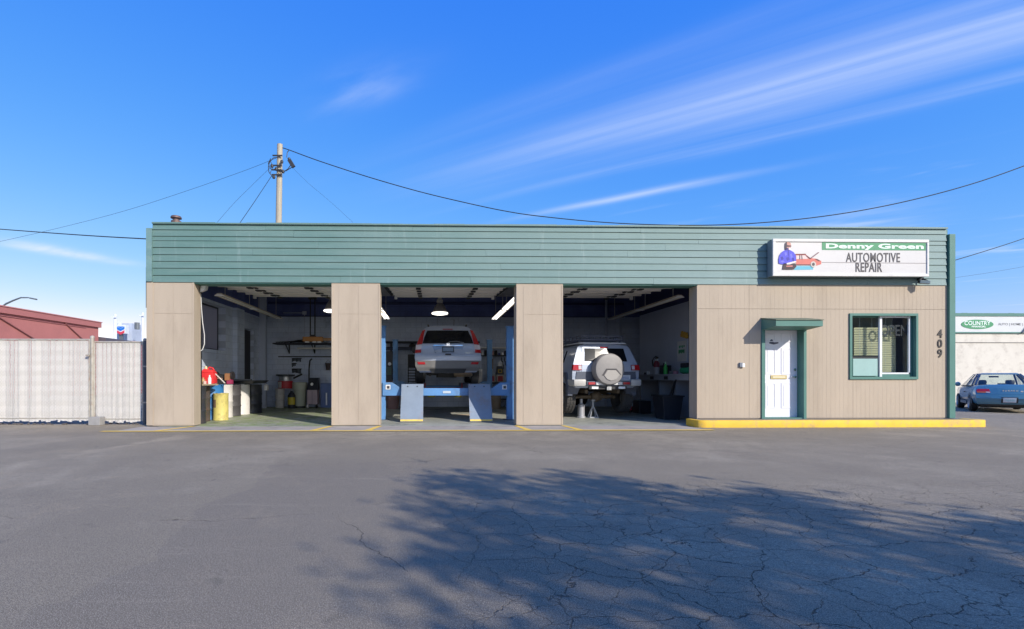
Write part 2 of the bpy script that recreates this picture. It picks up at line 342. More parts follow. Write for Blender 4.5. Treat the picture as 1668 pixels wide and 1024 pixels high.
ASPHALT = asphalt(); FLOORM = shopfloor()
APRON = mat('apron concrete', S(166, 158, 150), .85, .16, 1.5, .5, 90, dirt=(.1, .095, .09), dscale=2, damt=.5)
YELLOW = mat('yellow road paint', S(232, 196, 92), .7, .12, 6, .3, 120, dirt=(.3, .27, .22), dscale=9, damt=.45)
KERBY = mat('yellow kerb paint', S(236, 190, 60), .6, .12, 3, .25, 60, dirt=S(158, 146, 122), dscale=4, damt=.85)
PATHM = mat('sidewalk concrete', S(120, 116, 112), .85, .15, 2, .4, 80)
# ---------------------------------------------------------------- ground
def groundz(x, y):
    t = min(1, max(0, (x-12.8)/4.5)); return -.13*t*t*(3-2*t)
g = MB(); xs = [-700, -200, -60, -20, -8, 0, 8, 12.6, 13.2, 13.8, 14.5, 15.2, 16, 16.8, 17.6, 25, 60, 200, 700]; ys = [-400, -60, -20, -12, -8, -4, 0, 6, 12, 30, 90, 300, 1200]
g.add([(x, y, groundz(x, y)) for y in ys for x in xs], [(j*len(xs)+i, j*len(xs)+i+1, (j+1)*len(xs)+i+1, (j+1)*len(xs)+i) for j in range(len(ys)-1) for i in range(len(xs)-1)])
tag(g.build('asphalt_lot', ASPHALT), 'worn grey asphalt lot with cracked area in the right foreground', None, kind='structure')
tag(MB().box(-6.15, 7.25, -.06, 7.6, -.05, .006).build('garage_floor', FLOORM), 'stained concrete garage floor with greenish patches', kind='structure')
tag(MB().box(-6.5, 5.75, -1.0, -.064, -.05, .0045).build('concrete_apron', APRON), 'pale worn strip of paving before the bays', kind='structure')
def yline(name, pts, label):
    b = MB(); b.add([(x, y, .009) for x, y in pts], [tuple(range(len(pts)))]); tag(b.build(name, YELLOW), label, kind='structure')
yline('yellow_line', [(-6.75, -1.13), (5.9, -1.13), (5.9, -.97), (-6.75, -.97)], 'long yellow line painted before the garage bays')
for px, d, lab in ((316, -.32, 'at the leftmost pillar'), (540, -.2, 'left of the second pillar'), (619, -.16, 'right of the second pillar'), (841, .1, 'left of the third pillar'), (917, .12, 'right of the third pillar')):
    x0 = at(px, 693, -.02).x
    yline('yellow_tick', [(x0-.055, -.03), (x0+.055, -.03), (x0+d+.075, -.985), (x0+d-.075, -.985)], 'short slanted yellow line '+lab)
kx0, kx1 = 5.86, at(1610, 693, -.5).x
path = MB(); path.prism([(kx0+.14, -.36), (kx1-.14, -.36), (kx1-.14, .05), (kx0+.14, .05)], 'Z', -.05, .15)
tag(path.build('sidewalk', PATHM), 'narrow raised concrete walk along the office wall', kind='structure')
pl = [(kx0, .03), (kx0, -.36), (kx0+.03, -.45), (kx0+.1, -.5), (kx0+.2, -.52), (kx1-.12, -.52), (kx1-.04, -.48), (kx1, -.40), (kx1, .03), (kx1-.137, .03), (kx1-.137, -.363), (kx0+.137, -.363), (kx0+.137, .03)]
tag(MB().prism(pl, 'Z', -.05, .158).build('kerb', KERBY, bevel=.018, smooth=True), 'bright yellow painted kerb with rounded ends below the office', kind='structure')
# ---------------------------------------------------------------- the shop
SHOP = empty('auto_repair_shop', (0, 0, 0), label='low tan and green auto repair shop with three open garage bays', cat='building')
def px_x(px, Y=0): return at(px, 600, Y).x
XL, XR = px_x(240), px_x(1549)
P = [(XL, px_x(316)), (px_x(540), px_x(619)), (px_x(841), px_x(917))]
XJ = px_x(1136)                              # right jamb of the third bay
ZH, ZT = 3.27, 4.58                          # underside and top of the green fascia
DP = .33
for i, (a, b) in enumerate(P):
    m = MB()
    if i == 0:
        m.box(a, b, 0, DP, .02, ZH)
    else: m.box(a, b, 0, DP, .02, ZH+.03)
    pil = m.build('pillar', TAN, SHOP)
    t = MB()
    if i == 0:
        t.box(a-.012, a+.13, -.014, -.002, .03, ZH-.02); t.box(b-.035, b+.004, -.008, -.002, .03, ZH-.02)
    else:
        t.box(a+.002, a+.035, -.008, -.002, .03, ZH-.06); t.box(b-.035, b-.002, -.008, -.002, .03, ZH-.06)
    t.build('corner_strip', TAN, pil)
    s = MB()
    for k in range(1, 3): s.box(a+.16+(b-a-.2)*(k-1)/2, a+.16+(b-a-.2)*k/2-.004, -.005, -.001, .04+.01*random.random(), 2.54); s.box(a+.16+(b-a-.2)*(k-1)/2, a+.16+(b-a-.2)*k/2-.004, -.005, -.001, 2.548, ZH-.05)
    s.build('plywood_skin', TAN, pil)
# fascia
MB().box(XL+.1, XR-.05, .03, DP, ZH+.005, ZT-.02).build('fascia_core', GREEN2, SHOP)
MB().box(P[0][1]-.1, XJ+.05, .012, DP+.03, ZH-.045, ZH+.0).build('lintel', GREEN2, SHOP)
rows = [459.4, 448.3, 436.5, 425.5, 414.4, 403, 391.8, 384.7, 373.8, 364.3]
zs = [at(245, y, 0).z for y in rows]
def fascia_paint():
    # old green paint, paler towards the right end
    m, nt, p, N, Mth, Noise, Step, Mix = ntm('green fascia paint'); L = nt.links
    t = N('ShaderNodeTexCoord').outputs['Object']; s = N('ShaderNodeSeparateXYZ'); L.new(t, s.inputs[0])
    mp = N('ShaderNodeMapping'); mp.inputs['Scale'].default_value = (.5, 1, 5); L.new(t, mp.inputs[0])
    n1 = Noise(mp.outputs[0], 1.3, 8, .65).outputs[0]; n2 = Noise(t, .5, 5).outputs[0]; n3 = Noise(mp.outputs[0], 9, 6, .7).outputs[0]
    mv = N('ShaderNodeMapping'); mv.inputs['Scale'].default_value = (3.5, 1, .35); L.new(t, mv.inputs[0]); n4 = Noise(mv.outputs[0], 1.6, 7, .65).outputs[0]
    f = Mth('ADD', Step(s.outputs[0], -7, 11), Mth('MULTIPLY', Mth('SUBTRACT', n2, .5), .9), clamp=True)
    c = Mix(f, S(86, 120, 114), S(128, 150, 148)); c = Mix(Step(n1, .35, .7, 0, .5), c, S(114, 138, 133)); c = Mix(Step(n3, .5, .75, 0, .35), c, S(84, 112, 106))
    c = Mix(Step(n4, .56, .72, 0, .35), c, S(156, 172, 168))
    oi = N('ShaderNodeObjectInfo'); c = Mix(Mth('MULTIPLY', oi.outputs['Random'], .22), c, S(110, 138, 138))
    L.new(c, p.inputs['Base Color']); p.inputs['Roughness'].default_value = .65
    b = N('ShaderNodeBump'); b.inputs['Strength'].default_value = .4; b.inputs['Distance'].default_value = .006; L.new(n3, b.inputs['Height']); L.new(b.outputs[0], p.inputs['Normal'])
    return m
gr = [fascia_paint()]*4
XF0, XF1 = at(249, 400, 0).x, at(1541, 400, 0).x
for r in range(len(zs)-1):
    z0, z1 = zs[r], zs[r+1]; x = XF0; first = True
    while x < XF1-.01:
        ln = random.uniform(2.6, 5.4) if not first else random.uniform(1.2, 4.9); first = False
        x2 = min(XF1, x+ln)
        if XF1-x2 < .9: x2 = XF1
        th = .012 if r not in (6,) else .004
        b = MB(); dy = random.uniform(-.002, .002); dz = random.uniform(-.003, .003)
        xa, xb = x+.001, x2-.002
        b.hexa([(xa, -.014-th/2+dy, z0+.004+dz), (xb, -.014-th/2-dy, z0+.004+dz), (xb, .029, z0+.004+dz), (xa, .029, z0+.004+dz),
                (xa, -.004+dy, z1-.004+dz), (xb, -.004-dy, z1-.004+dz), (xb, .029, z1-.004+dz), (xa, .029, z1-.004+dz)])
        k = min(3, max(0, int((x+6)/18*4+random.uniform(-.6, .9)))); b.build('siding_board', gr[k], SHOP); x = x2
cap = MB(); n = 26
for k in range(n):
    a = XF0+(XF1-XF0)*k/n; b2 = XF0+(XF1-XF0)*(k+1)/n; cap.box(a, b2-.001, -.05, .34, zs[-1]-.006, zs[-1]+.022+.012*random.random())
cap.build('roof_edge_cap', gr[1], SHOP)
MB().box(XL-.005, XF0-.003, -.045, .30, ZH-.01, at(245, 372, 0).z).build('end_board', GREEN, SHOP)
lt = at(237, 438, .3).z; MB().box(XL-.09, XL-.008, .1, .8, at(237, 503, .3).z, lt).build('side_flashing', GREEN2, SHOP)
tx0, tx1 = at(1547, 600, -.06).x, at(1556.5, 600, -.06).x
MB().hexa([(tx0, -.06, .16), (tx1, -.06, .16), (tx1, .25, .16), (tx0, .25, .16), (tx0+.0, -.06, at(1550, 382, 0).z), (tx1, -.06, at(1550, 382, 0).z), (tx1, .25, at(1550, 382, 0).z), (tx0, .25, at(1550, 382, 0).z)]).build('corner_trim', GREEN2, SHOP, bevel=.006)
# office wall: grooved plywood sheets round the door and the window
DX0, DX1, DZ1 = px_x(1243), px_x(1309), 2.30
WX0, WX1 = px_x(1385), px_x(1492); WZ0, WZ1 = at(1440, 615.5, 0).z, at(1440, 512.5, 0).z
def groove_sheet(x0, x1, z0, z1, name='plywood_sheet'):
    m = MB(); pitch = .1016; gw = .005
    k = math.floor(x0/pitch); x = x0
    while x < x1-1e-4:
        nx = min(x1, (math.floor(x/pitch+1e-6)+1)*pitch)
        e = nx-gw if nx < x1 else nx
        if e > x: m.box(x, e, 0, .014, z0, z1)
        x = nx
    m.box(x0, x1, .0014, .02, z0+.001, z1-.001)
    return m.build(name, TAN, SHOP)
zs_mid = at(1300, 503, 0).z
edges = [XJ]
while edges[-1] < XR-.05: edges.append(min(XR, edges[-1]+1.2192))
def holes(x0, x1, z0, z1):
    """cut the rectangle at the door and window openings"""
    cuts = [(DX0, DX1, 0, DZ1), (WX0, WX1, WZ0, WZ1)]; rects = [(x0, x1, z0, z1)]
    for (a, b, c, d) in cuts:
        out = []
        for (p0, p1, q0, q1) in rects:
            if b <= p0 or a >= p1 or d <= q0 or c >= q1: out.append((p0, p1, q0, q1)); continue
            if a > p0: out.append((p0, a, q0, q1))
            if b < p1: out.append((b, p1, q0, q1))
            m0, m1 = max(a, p0), min(b, p1)
            if c > q0: out.append((m0, m1, q0, c))
            if d < q1: out.append((m0, m1, d, q1))
        rects = out
    return [r for r in rects if r[1]-r[0] > .004 and r[3]-r[2] > .004]
for k in range(len(edges)-1):
    for z0, z1 in ((.17, zs_mid-.003), (zs_mid+.003, ZH-.004)):
        for (a, b, c, d) in holes(edges[k]+.0015, edges[k+1]-.0015, z0, z1): groove_sheet(a, b, c, d)
core = MB()
for (a, b, c, d) in holes(XJ+.002, XR, .1, ZH+.02): core.box(a, b, .021, DP, c, d)
core.build('wall_core', TAN, SHOP)
js = MB(); js.box(XJ-.012, XJ+.001, -.006, DP+.02, .16, ZH-.05); js.build('jamb_board', TAN, SHOP)
MB().box(XJ-.02, XJ+.05, -.012, DP+.02, .0, .155).build('jamb_foot', mat('grey foot paint', S(96, 100, 108), .7), SHOP)
# interior shell
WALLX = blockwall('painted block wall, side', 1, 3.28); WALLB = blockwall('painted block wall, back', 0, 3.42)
GREYP = mat('grey painted partition', S(176, 184, 202), .6, .06, 1.2, .05); NAVY = mat('navy partition', S(48, 56, 100), .6, .08, 1.2)
CEIL = mat('ceiling boards', S(168, 170, 178), .8, .12, 2, .1)
XW = -6.2
lw = MB(); wy0, wy1, wz0, wz1 = 1.6, 3.8, 1.9, 3.2; ddy0, ddy1, ddz = 5.3, 6.2, 2.75
for (y0, y1, z0, z1) in ((DP, wy0, 0, 4.3), (wy0, wy1, 0, wz0), (wy0, wy1, wz1, 4.3), (wy1, ddy0, 0, 4.3), (ddy0, ddy1, ddz, 4.3), (ddy1, 7.9, 0, 4.3)): lw.box(XW-.27, XW, y0+.001, y1, z0, z1)
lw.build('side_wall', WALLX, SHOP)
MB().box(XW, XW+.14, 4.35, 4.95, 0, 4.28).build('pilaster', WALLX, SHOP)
MB().box(XW+.002, XW+.22, 6.75, 6.9, 0, 4.2).build('post', GREYP, SHOP)
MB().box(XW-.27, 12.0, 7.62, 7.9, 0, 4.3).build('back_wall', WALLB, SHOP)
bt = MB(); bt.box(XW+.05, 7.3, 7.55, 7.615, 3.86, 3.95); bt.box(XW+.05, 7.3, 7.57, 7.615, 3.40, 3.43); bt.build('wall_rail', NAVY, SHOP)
MB().box(XW-.27, XR-.1, DP+.01, 7.9, 4.3, 4.42).build('roof_slab', CEIL, SHOP)
cb = MB()
for k in range(12): y = .8+k*.58; cb.box(XW+.01, 7.29, y, y+.05, 4.12, 4.299)
cb.build('ceiling_joists', CEIL, SHOP)
pw = MB(); pw.box(7.3, 7.42, DP+.01, 6.1, 0, 3.28); pw.build('partition_wall', GREYP, SHOP)
MB().box(7.3, 7.42, DP+.01, 6.1, 3.281, 4.3).build('partition_top', NAVY, SHOP)  # upper part of the partition, navy like the upper block walls
MB().box(7.42, 8.6, 6.0, 6.1, 0, 4.3).build('store_wall', GREYP, SHOP)
MB().box(8.6, 8.7, 6.0, 7.62, 0, 4.3).build('store_end_wall', GREYP, SHOP)
MB().box(12.0, 12.1, DP, 7.9, 0, 4.3).build('office_end_wall', GREYP, SHOP)
MB().box(7.43, 11.99, 3.6, 3.7, .01, 4.29).build('office_back_wall', mat('office wall', S(150, 150, 148), .7), SHOP)
MB().box(7.42, 12.0, DP, 3.6, .02, .15).build('office_floor', mat('office floor', S(88, 84, 80), .6), SHOP)
pp = MB(); pp.cyl((6.62, 7.55, 0), (6.62, 7.55, 4.2), .045, 10); pp.cyl((7.15, 7.5, 0), (7.15, 7.5, 3.5), .04, 10); pp.build('wall_pipe', GREYP, SHOP, smooth=True)
cdm = MB(); cq = at(496, 512, 7.6)
cdm.cyl((cq.x, 7.6, 2.35), (cq.x, 7.6, cq.z), .016, 6); cdm.box(cq.x-.07, cq.x+.07, 7.56, 7.62, cq.z, cq.z+.12); cdm.cyl((cq.x+.07, 7.6, cq.z+.06), (XW+.6, 7.6, cq.z+.06), .014, 6); cdm.cyl((.2, 7.6, 2.5), (.2, 7.6, 3.9), .016, 6); cdm.cyl((4.9, 7.6, 1.2), (4.9, 7.6, 4.0), .016, 6); cdm.box(4.8, 5.0, 7.55, 7.62, 1.1, 1.4); cdm.build('wall_conduit', GREYP, SHOP)
# side window with deep reveal
FR = mat('dark window frame', (.035, .037, .042), .4)
wf = MB(); f0 = XW-.235
for (y0, y1, z0, z1) in ((wy0, wy1, wz0, wz0+.05), (wy0, wy1, wz1-.05, wz1), (wy1-.05, wy1, wz0, wz1), (wy0, wy0+.05, wz0, wz1), (2.67, 2.72, wz0, wz1)): wf.box(f0-.015, f0+.02, y0+.001, y1-.001, z0+.001, z1-.001)
sw = wf.build('side_window', FR, SHOP)
FROST, fnt, fp, fN, _a, _b, _c, _d = ntm('frosted pane'); ftr = fN('ShaderNodeBsdfTranslucent'); ftr.inputs[0].default_value = (.50, .43, .38, 1); fdf = fN('ShaderNodeBsdfDiffuse'); fdf.inputs[0].default_value = (.5, .49, .52, 1); fmx = fN('ShaderNodeMixShader'); fmx.inputs[0].default_value = .35
fnt.links.new(ftr.outputs[0], fmx.inputs[1]); fnt.links.new(fdf.outputs[0], fmx.inputs[2]); fnt.links.new(fmx.outputs[0], fnt.nodes['Material Output'].inputs[0])
for a, b in ((wy0+.05, 2.67), (2.72, wy1-.05)): MB().box(f0-.004, f0+.006, a, b, wz0+.05, wz1-.05).build('pane', FROST, sw)
# dark side doorway and door leaf
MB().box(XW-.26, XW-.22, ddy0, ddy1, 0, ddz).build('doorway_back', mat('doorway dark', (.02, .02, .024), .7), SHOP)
dl = MB().box(XW-.16, XW-.115, ddy0+.02, ddy1-.02, .01, ddz-.03).build('side_door', mat('side door paint', S(52, 52, 60), .6), SHOP)
MB().cyl((XW-.115, 5.42, 1.05), (XW-.05, 5.42, 1.05), .03, 10).build('door_knob', STEEL, dl)
# overhead doors, run up under the ceiling
DOORM = mat('overhead door panel', S(230, 226, 220), .55, .06, 2)
for bi, (a, b) in enumerate(((P[0][1], P[1][0]), (P[1][1], P[2][0]), (P[2][1], XJ))):
    tr = MB(); za = lambda y: 3.36+(y-.5)*.062
    for s_, x in ((1, a-.05), (-1, b+.05)):
        tr.bar((x, .42, .35), (x, .42, 3.1), .05, .05); tr.tube([(x, .42, 3.1), (x, .46, 3.26), (x, .6, 3.40)], .03, 6)
        tr.bar((x, .6, za(.6)+.06), (x, 4.0, za(4.0)+.06), .05, .07)
        tr.bar((x, 3.9, za(3.9)+.06), (x, 3.9, 4.28), .04, .04); tr.bar((x, 2.2, za(2.2)+.06), (x, 2.2, 4.28), .03, .03)
    tr.cyl((a+.05, .5, 3.95), (b-.05, .5, 3.95), .03, 8)
    od = tr.build('overhead_door', DARK, SHOP)
    for k in range(5):
        y0 = .55+k*.62; y1 = y0+.605; m = MB()
        m.hexa([(a+.07, y0, za(y0)), (b-.07, y0, za(y0)), (b-.07, y1, za(y1)), (a+.07, y1, za(y1)), (a+.07, y0, za(y0)+.045), (b-.07, y0, za(y0)+.045), (b-.07, y1, za(y1)+.045), (a+.07, y1, za(y1)+.045)])
        pn = m.build('panel', DOORM, od)
        r_ = MB(); r_.box(a+.08, b-.08, y1-.10, y1-.045, za(y1)-.055, za(y1)-.004); r_.build('panel_rib', DOORM, pn) if False else r_.build('rib', DOORM, od)
    for fx in (.27, .73):
        h = MB(); xx = a+(b-a)*fx
        for k in range(5):
            y0 = .55+k*.62; h.box(xx-.035, xx+.035, y0+.05, y0+.56, za(y0+.3)-.03, za(y0+.3)-.004)
            h.box(xx-.06, xx+.06, y0+.53, y0+.70, za(y0+.6)-.08, za(y0+.6)-.058)
        h.build('hinge_strap', DARK, od)
    for xx in (a+.1, b-.1):
        MB().box(xx-.04, xx+.04, 3.58, 3.66, za(3.6)-.10, za(3.6)-.02).build('end_bracket', WHITE, od)
# entrance door
LEAF = mat('white door paint', S(226, 226, 232), .42, .03, 3)
df = MB(); 
df.box(DX0-.045, DX0+.028, -.028, .225, .152, DZ1+.05); df.box(DX1-.012, DX1+.05, -.028, .225, .152, DZ1+.05); df.box(DX0+.028, DX1-.012, -.026, .225, DZ1-.02, DZ1+.05); df.box(DX0+.028, DX1-.012, .0, .225, .151, .175)
df.build('door_frame', GREEN2, SHOP)
lf = MB().box(DX0+.03, DX1-.014, .19, .235, .178, DZ1-.022).build('entry_door', LEAF, SHOP)
lw_ = DX1-DX0-.044; lx = DX0+.03; lh = DZ1-.2
for (u0, u1, v0, v1) in ((.16, .42, .10, .38), (.58, .84, .10, .38), (.16, .42, .48, .77), (.58, .84, .48, .77), (.16, .42, .84, .93), (.58, .84, .84, .93)):
    m = MB(); x0, x1, z0, z1 = lx+u0*lw_, lx+u1*lw_, .178+v0*lh, .178+v1*lh
    for (a, b, c, d) in ((x0, x1, z0, z0+.018), (x0, x1, z1-.018, z1), (x0, x0+.018, z0+.018, z1-.018), (x1-.018, x1, z0+.018, z1-.018)): m.box(a, b, .180, .1895, c, d)
    m.box(x0+.05, x1-.05, .183, .1895, z0+.05, z1-.05) if z1-z0 > .3 else None
    m.build('door_panel', LEAF, lf)
BRASS = mat('brass plate', S(206, 186, 132), .35, .1, 6, metal=.5)
ms = MB(); zx = at(1271, 614, .19).z; ms.box(lx+.30*lw_, lx+.72*lw_, .176, .1895, zx-.045, zx+.045); msl = ms.build('mail_slot', BRASS, lf)
MB().box(lx+.34*lw_, lx+.68*lw_, .170, .1755, zx-.02, zx+.02).build('flap', mat('mail flap', S(222, 212, 180), .4, metal=.2), msl)
hx = lx+.93*lw_
h = MB(); h.cyl((hx, .19, 1.12), (hx, .15, 1.12), .028, 12); h.bar((hx, .15, 1.12), (hx-.1, .145, 1.12), .02, .02); h.build('handle', CHROME, lf, smooth=True)
MB().cyl((hx, .19, 1.29), (hx, .165, 1.29), .03, 12).build('deadbolt', CHROME, lf, smooth=True)
nt_ = MB(); nx_, nz_ = lx+.36*lw_, at(1260, 557, .19).z
nt_.prism([(nx_-.09, nz_-.03), (nx_+.02, nz_-.055), (nx_+.13, nz_-.03), (nx_+.13, nz_+.0), (nx_+.02, nz_-.005), (nx_-.02, nz_+.07), (nx_-.06, nz_+.05)], 'Y', .184, .189); nt_.build('notice', mat('dark decal', S(66, 70, 88), .5), lf)
# canopy over the door
cx0, cx1 = at(1264, 527, -.5).x, at(1340.5, 527, -.5).x
cm = MB(); cm.prism([(-.001, 2.20), (-.5, 2.245), (-.5, 2.372), (-.001, 2.455)], 'X', cx0, cx1); cn = cm.build('door_canopy', GREEN2, SHOP)
ROOFB = mat('canopy shingle', S(112, 118, 100), .9, .2, 9, .6, 60)
rm = MB(); rm.prism([(-.002, 2.459), (-.52, 2.375), (-.52, 2.392), (-.002, 2.484)], 'X', cx0-.012, cx1+.012); rm.build('shingle_roof', ROOFB, cn)
# front window
wfm = MB(); t_ = .055
for (a, b, c, d) in ((WX0-.03, WX1+.03, WZ1-.025, WZ1+.03), (WX0-.03, WX1+.03, WZ0-.03, WZ0+.03), (WX0-.03, WX0+.025, WZ0+.03, WZ1-.025), (WX1-.02, WX1+.03, WZ0+.03, WZ1-.025)): wfm.box(a, b, -.03, .17, c, d)
fw = wfm.build('front_window', GREEN2, SHOP)
ALU = mat('white vinyl sash', S(222, 224, 226), .4, .04, 5); ALUD = mat('aluminium sash', S(150, 156, 164), .4, .06, 5, metal=.4)
ix0, ix1, iz0, iz1 = WX0+.025, WX1-.02, WZ0+.03, WZ1-.025; xm = px_x(1432, .1)
sm = MB()
for (a, b, c, d) in ((ix0, xm-.02, iz1-.03, iz1), (ix0, ix0+.035, iz0, iz1-.03), (ix0+.035, xm-.02, iz0, iz0+.03)): sm.box(a+.001, b, .09, .13, c+.001, d-.001)
sm.build('fixed_sash', GREEN2, fw)
sm = MB(); xr = ix1-.055
for (a, b, c, d) in ((xm-.02, xr, iz1-.035, iz1), (xm-.02, xm+.035, iz0, iz1-.035), (xr-.035, xr, iz0+.06, iz1-.035), (xm+.035, xr, iz0+.06, iz0+.10)): sm.box(a, b, .06, .105, c+.001, d-.001)
sm.build('sliding_sash', ALU, fw)
MB().box(xm+.036, ix1-.002, .06, .12, iz0+.001, iz0+.058).build('window_track', GREEN2, fw)
MB().box(xr+.001, ix1-.002, .07, .15, iz0+.06, iz1-.002).build('side_channel', GREEN2, fw)
GL = glassmat('office glass', (.88, .92, .92), .06)
MB().box(ix0+.036, xm-.021, .108, .112, iz0+.03, iz1-.031).build('pane', GL, fw)
MB().box(xm+.036, xr-.036, .08, .084, iz0+.10, iz1-.036).build('pane', GL, fw)
acp = MB(); a0, a1, b0, b1 = px_x(1389, .06), px_x(1429, .06), at(1400, 612, .06).z, at(1400, 584, .06).z
acp.box(a0, a1, .05, .075, b0, b1); MINT = mat('mint panel paint', S(150, 182, 176), .6, .06, 3); acp.build('cover_panel', MINT, fw, bevel=.004)
MB().box(a0-.02, a1+.02, .075, .088, b1, b1+.05).build('cover_lip', DARK, fw)
# roof vent, outlet, house numbers
vm = MB(); vx = at(287, 357, 3).x; zb = 4.42; zt = at(287, 351, 3).z; r_ = .125
vm.lathe((vx, 3, 0), [(.001, zt), (r_, zt-.02), (r_+.02, zt-.05), (r_+.02, zt-.08), (r_*.7, zt-.10), (r_*.7, zt-.14), (r_+.01, zt-.16), (r_+.01, zt-.24), (r_*.75, zt-.27), (r_*.75, zb)], 20)
vm.build('roof_vent', mat('rusty vent metal', S(112, 92, 86), .6, .3, 8, metal=.4), SHOP, smooth=True)
om = MB(); c = at(1206, 594, 0); om.box(c.x-.035, c.x+.035, -.045, -.001, c.z-.05, c.z+.05); ob = om.build('outlet_box', mat('outlet grey', S(120, 126, 136), .5), SHOP, bevel=.004)
MB().box(c.x+.02, c.x+.075, -.05, -.02, c.z-.055, c.z+.035).build('outlet_cover', WHITE, ob)
NUM = mat('dark bronze numerals', S(62, 58, 56), .5)
for ch, py in (('4', 544), ('0', 560), ('9', 576)):
    c = at(1531, py, -.01); text(ch, .27, NUM, 'house_numeral', SHOP, (c.x, -.008, c.z), sx=.9, bold=.004, depth=.007)
# ---------------------------------------------------------------- sign on the fascia
def poly(name, pts, Y, material, parent, th=.004):
    """flat cut-out of (px, py) photo points on the plane y = Y"""
    q = [at(x, y, Y) for x, y in pts]; return MB().prism([(p.x, p.z) for p in q], 'Y', Y-th, Y).build(name, material, parent)
def flat(name, pts, Y, material, parent, th=.004):
    return MB().prism(pts, 'Y', Y-th, Y).build(name, material, parent)
sy = -.24; c0, c1 = at(1259, 389.5, sy), at(1511.5, 450.5, sy)
SX0, SX1, SZ1, SZ0 = c0.x, c1.x, c0.z, c1.z+.01
sg = empty('lightbox_sign', ((SX0+SX1)/2, -.05, SZ0), label='long white lightbox sign reading AUTOMOTIVE REPAIR on green siding', cat='sign')
SIGNF = mat('sign cabinet white', S(214, 212, 208), .5, .06, 4, dirt=S(170, 165, 158), dscale=3, damt=.4); SIGNP = mat('sign face acrylic', S(206, 203, 200), .4, .04, 2, dirt=S(185, 180, 172), dscale=2, damt=.4)
m = MB(); fr = .055
m.box(SX0, SX1, sy+.02, -.05, SZ0, SZ1)
m.build('cabinet', mat('sign cabinet side', S(120, 134, 138), .5, .1, 4), sg)
m = MB()
for (a, b, c, d) in ((SX0-.01, SX1+.01, SZ1-fr, SZ1+.01), (SX0-.01, SX1+.01, SZ0-.01, SZ0+fr), (SX0-.01, SX0+fr, SZ0+fr, SZ1-fr), (SX1-fr*.6, SX1+.01, SZ0+fr, SZ1-fr)): m.box(a, b, sy-.02, sy+.019, c, d)
m.build('frame', SIGNF, sg, bevel=.008)
MB().box(SX0+fr, SX1-fr*.6, sy+.002, sy+.018, SZ0+fr, SZ1-fr).build('face', SIGNP, sg)
ft = sy+.0015
H_ = SZ1-SZ0; W_ = SX1-SX0
def sp(u, v): return (SX0+u*W_, SZ0+v*H_)      # u, v: fractions of the sign box
SGREEN = mat('sign green', S(62, 140, 96), .5, .05, 5); SDARK = mat('sign lettering', S(66, 62, 68), .5, .05, 5)
flat('green_banner', [sp(.315, .715), sp(.986, .715), sp(.986, .925), sp(.315, .925)], ft, SGREEN, sg, .003)
c = sp(.654, .818); text('Denny Green', .148, mat('sign pale lettering', S(214, 232, 218), .5), 'lettering', sg, (c[0], ft-.006, c[1]), sx=2.75, bold=.006, depth=.002, space=1.02)
c = sp(.645, .50); text('AUTOMOTIVE', .30, SDARK, 'lettering', sg, (c[0], ft-.004, c[1]), sx=.63, bold=.003, depth=.002, space=1.06)
c = sp(.615, .23); text('REPAIR', .30, SDARK, 'lettering', sg, (c[0], ft-.004, c[1]), sx=.63, bold=.005, depth=.002, space=1.06)
m = MB(); a, b = sp(.315, .372), sp(.995, .362); m.bar((a[0], ft-.002, a[1]), (b[0], ft-.002, b[1]), .003, .012); m.build('letter_track', mat('sign track', S(150, 142, 142), .5), sg)
# printed picture: mechanic in a blue shirt beside a red car with its bonnet up
def zp(x, y): return at(1250+x/11.12, 380+y/11.12, sy)
def art(name, pts, col, lay, rough=.6):
    q = [zp(x, y) for x, y in pts]; Y = ft-.0015*lay
    return MB().prism([(p.x, p.z) for p in q], 'Y', Y-.0012, Y).build(name, mat('print '+name+str(col), S(*col), rough, .08, 12), sg)
art('picture_floor', [(460, 590), (830, 590), (830, 655), (480, 660)], (96, 176, 196), 1)
art('picture_car', [(510, 380), (685, 375), (780, 445), (900, 460), (975, 500), (975, 555), (900, 580), (520, 575)], (206, 112, 100), 2)
art('picture_car', [(520, 400), (680, 395), (740, 460), (520, 465)], (216, 196, 190), 3)
art('picture_car', [(575, 395), (592, 395), (592, 470), (575, 470)], (70, 60, 80), 4); art('picture_car', [(612, 395), (626, 395), (634, 470), (616, 470)], (70, 60, 80), 4)
art('picture_car', [(500, 372), (690, 368), (700, 388), (500, 390)], (120, 52, 52), 5)
art('picture_car', [(775, 445), (915, 340), (938, 345), (800, 448)], (120, 84, 96), 5)
art('picture_car', [(690, 400), (705, 398), (795, 462), (765, 464)], (80, 56, 66), 5)
art('picture_car', [(860, 462), (905, 466), (960, 500), (930, 503)], (90, 64, 70), 5); art('picture_car', [(520, 562), (790, 562), (790, 577), (520, 577)], (70, 50, 56), 4)
cw = [(828+50*math.cos(t*math.pi/8), 560+55*math.sin(t*math.pi/8)) for t in range(16)]; art('picture_wheel', cw, (198, 190, 180), 6)
cw = [(828+26*math.cos(t*math.pi/6), 560+30*math.sin(t*math.pi/6)) for t in range(12)]; art('picture_wheel', cw, (84, 74, 78), 7)
art('picture_man', [(285, 545), (500, 545), (520, 600), (470, 655), (265, 655)], (58, 40, 50), 8)
art('picture_man', [(335, 585), (450, 580), (450, 605), (335, 605)], (196, 120, 110), 9)
art('picture_man', [(315, 300), (400, 300), (470, 340), (510, 400), (515, 500), (470, 510), (460, 470), (440, 555), (260, 560), (200, 545), (195, 470), (215, 390), (260, 335)], (78, 78, 200), 8)
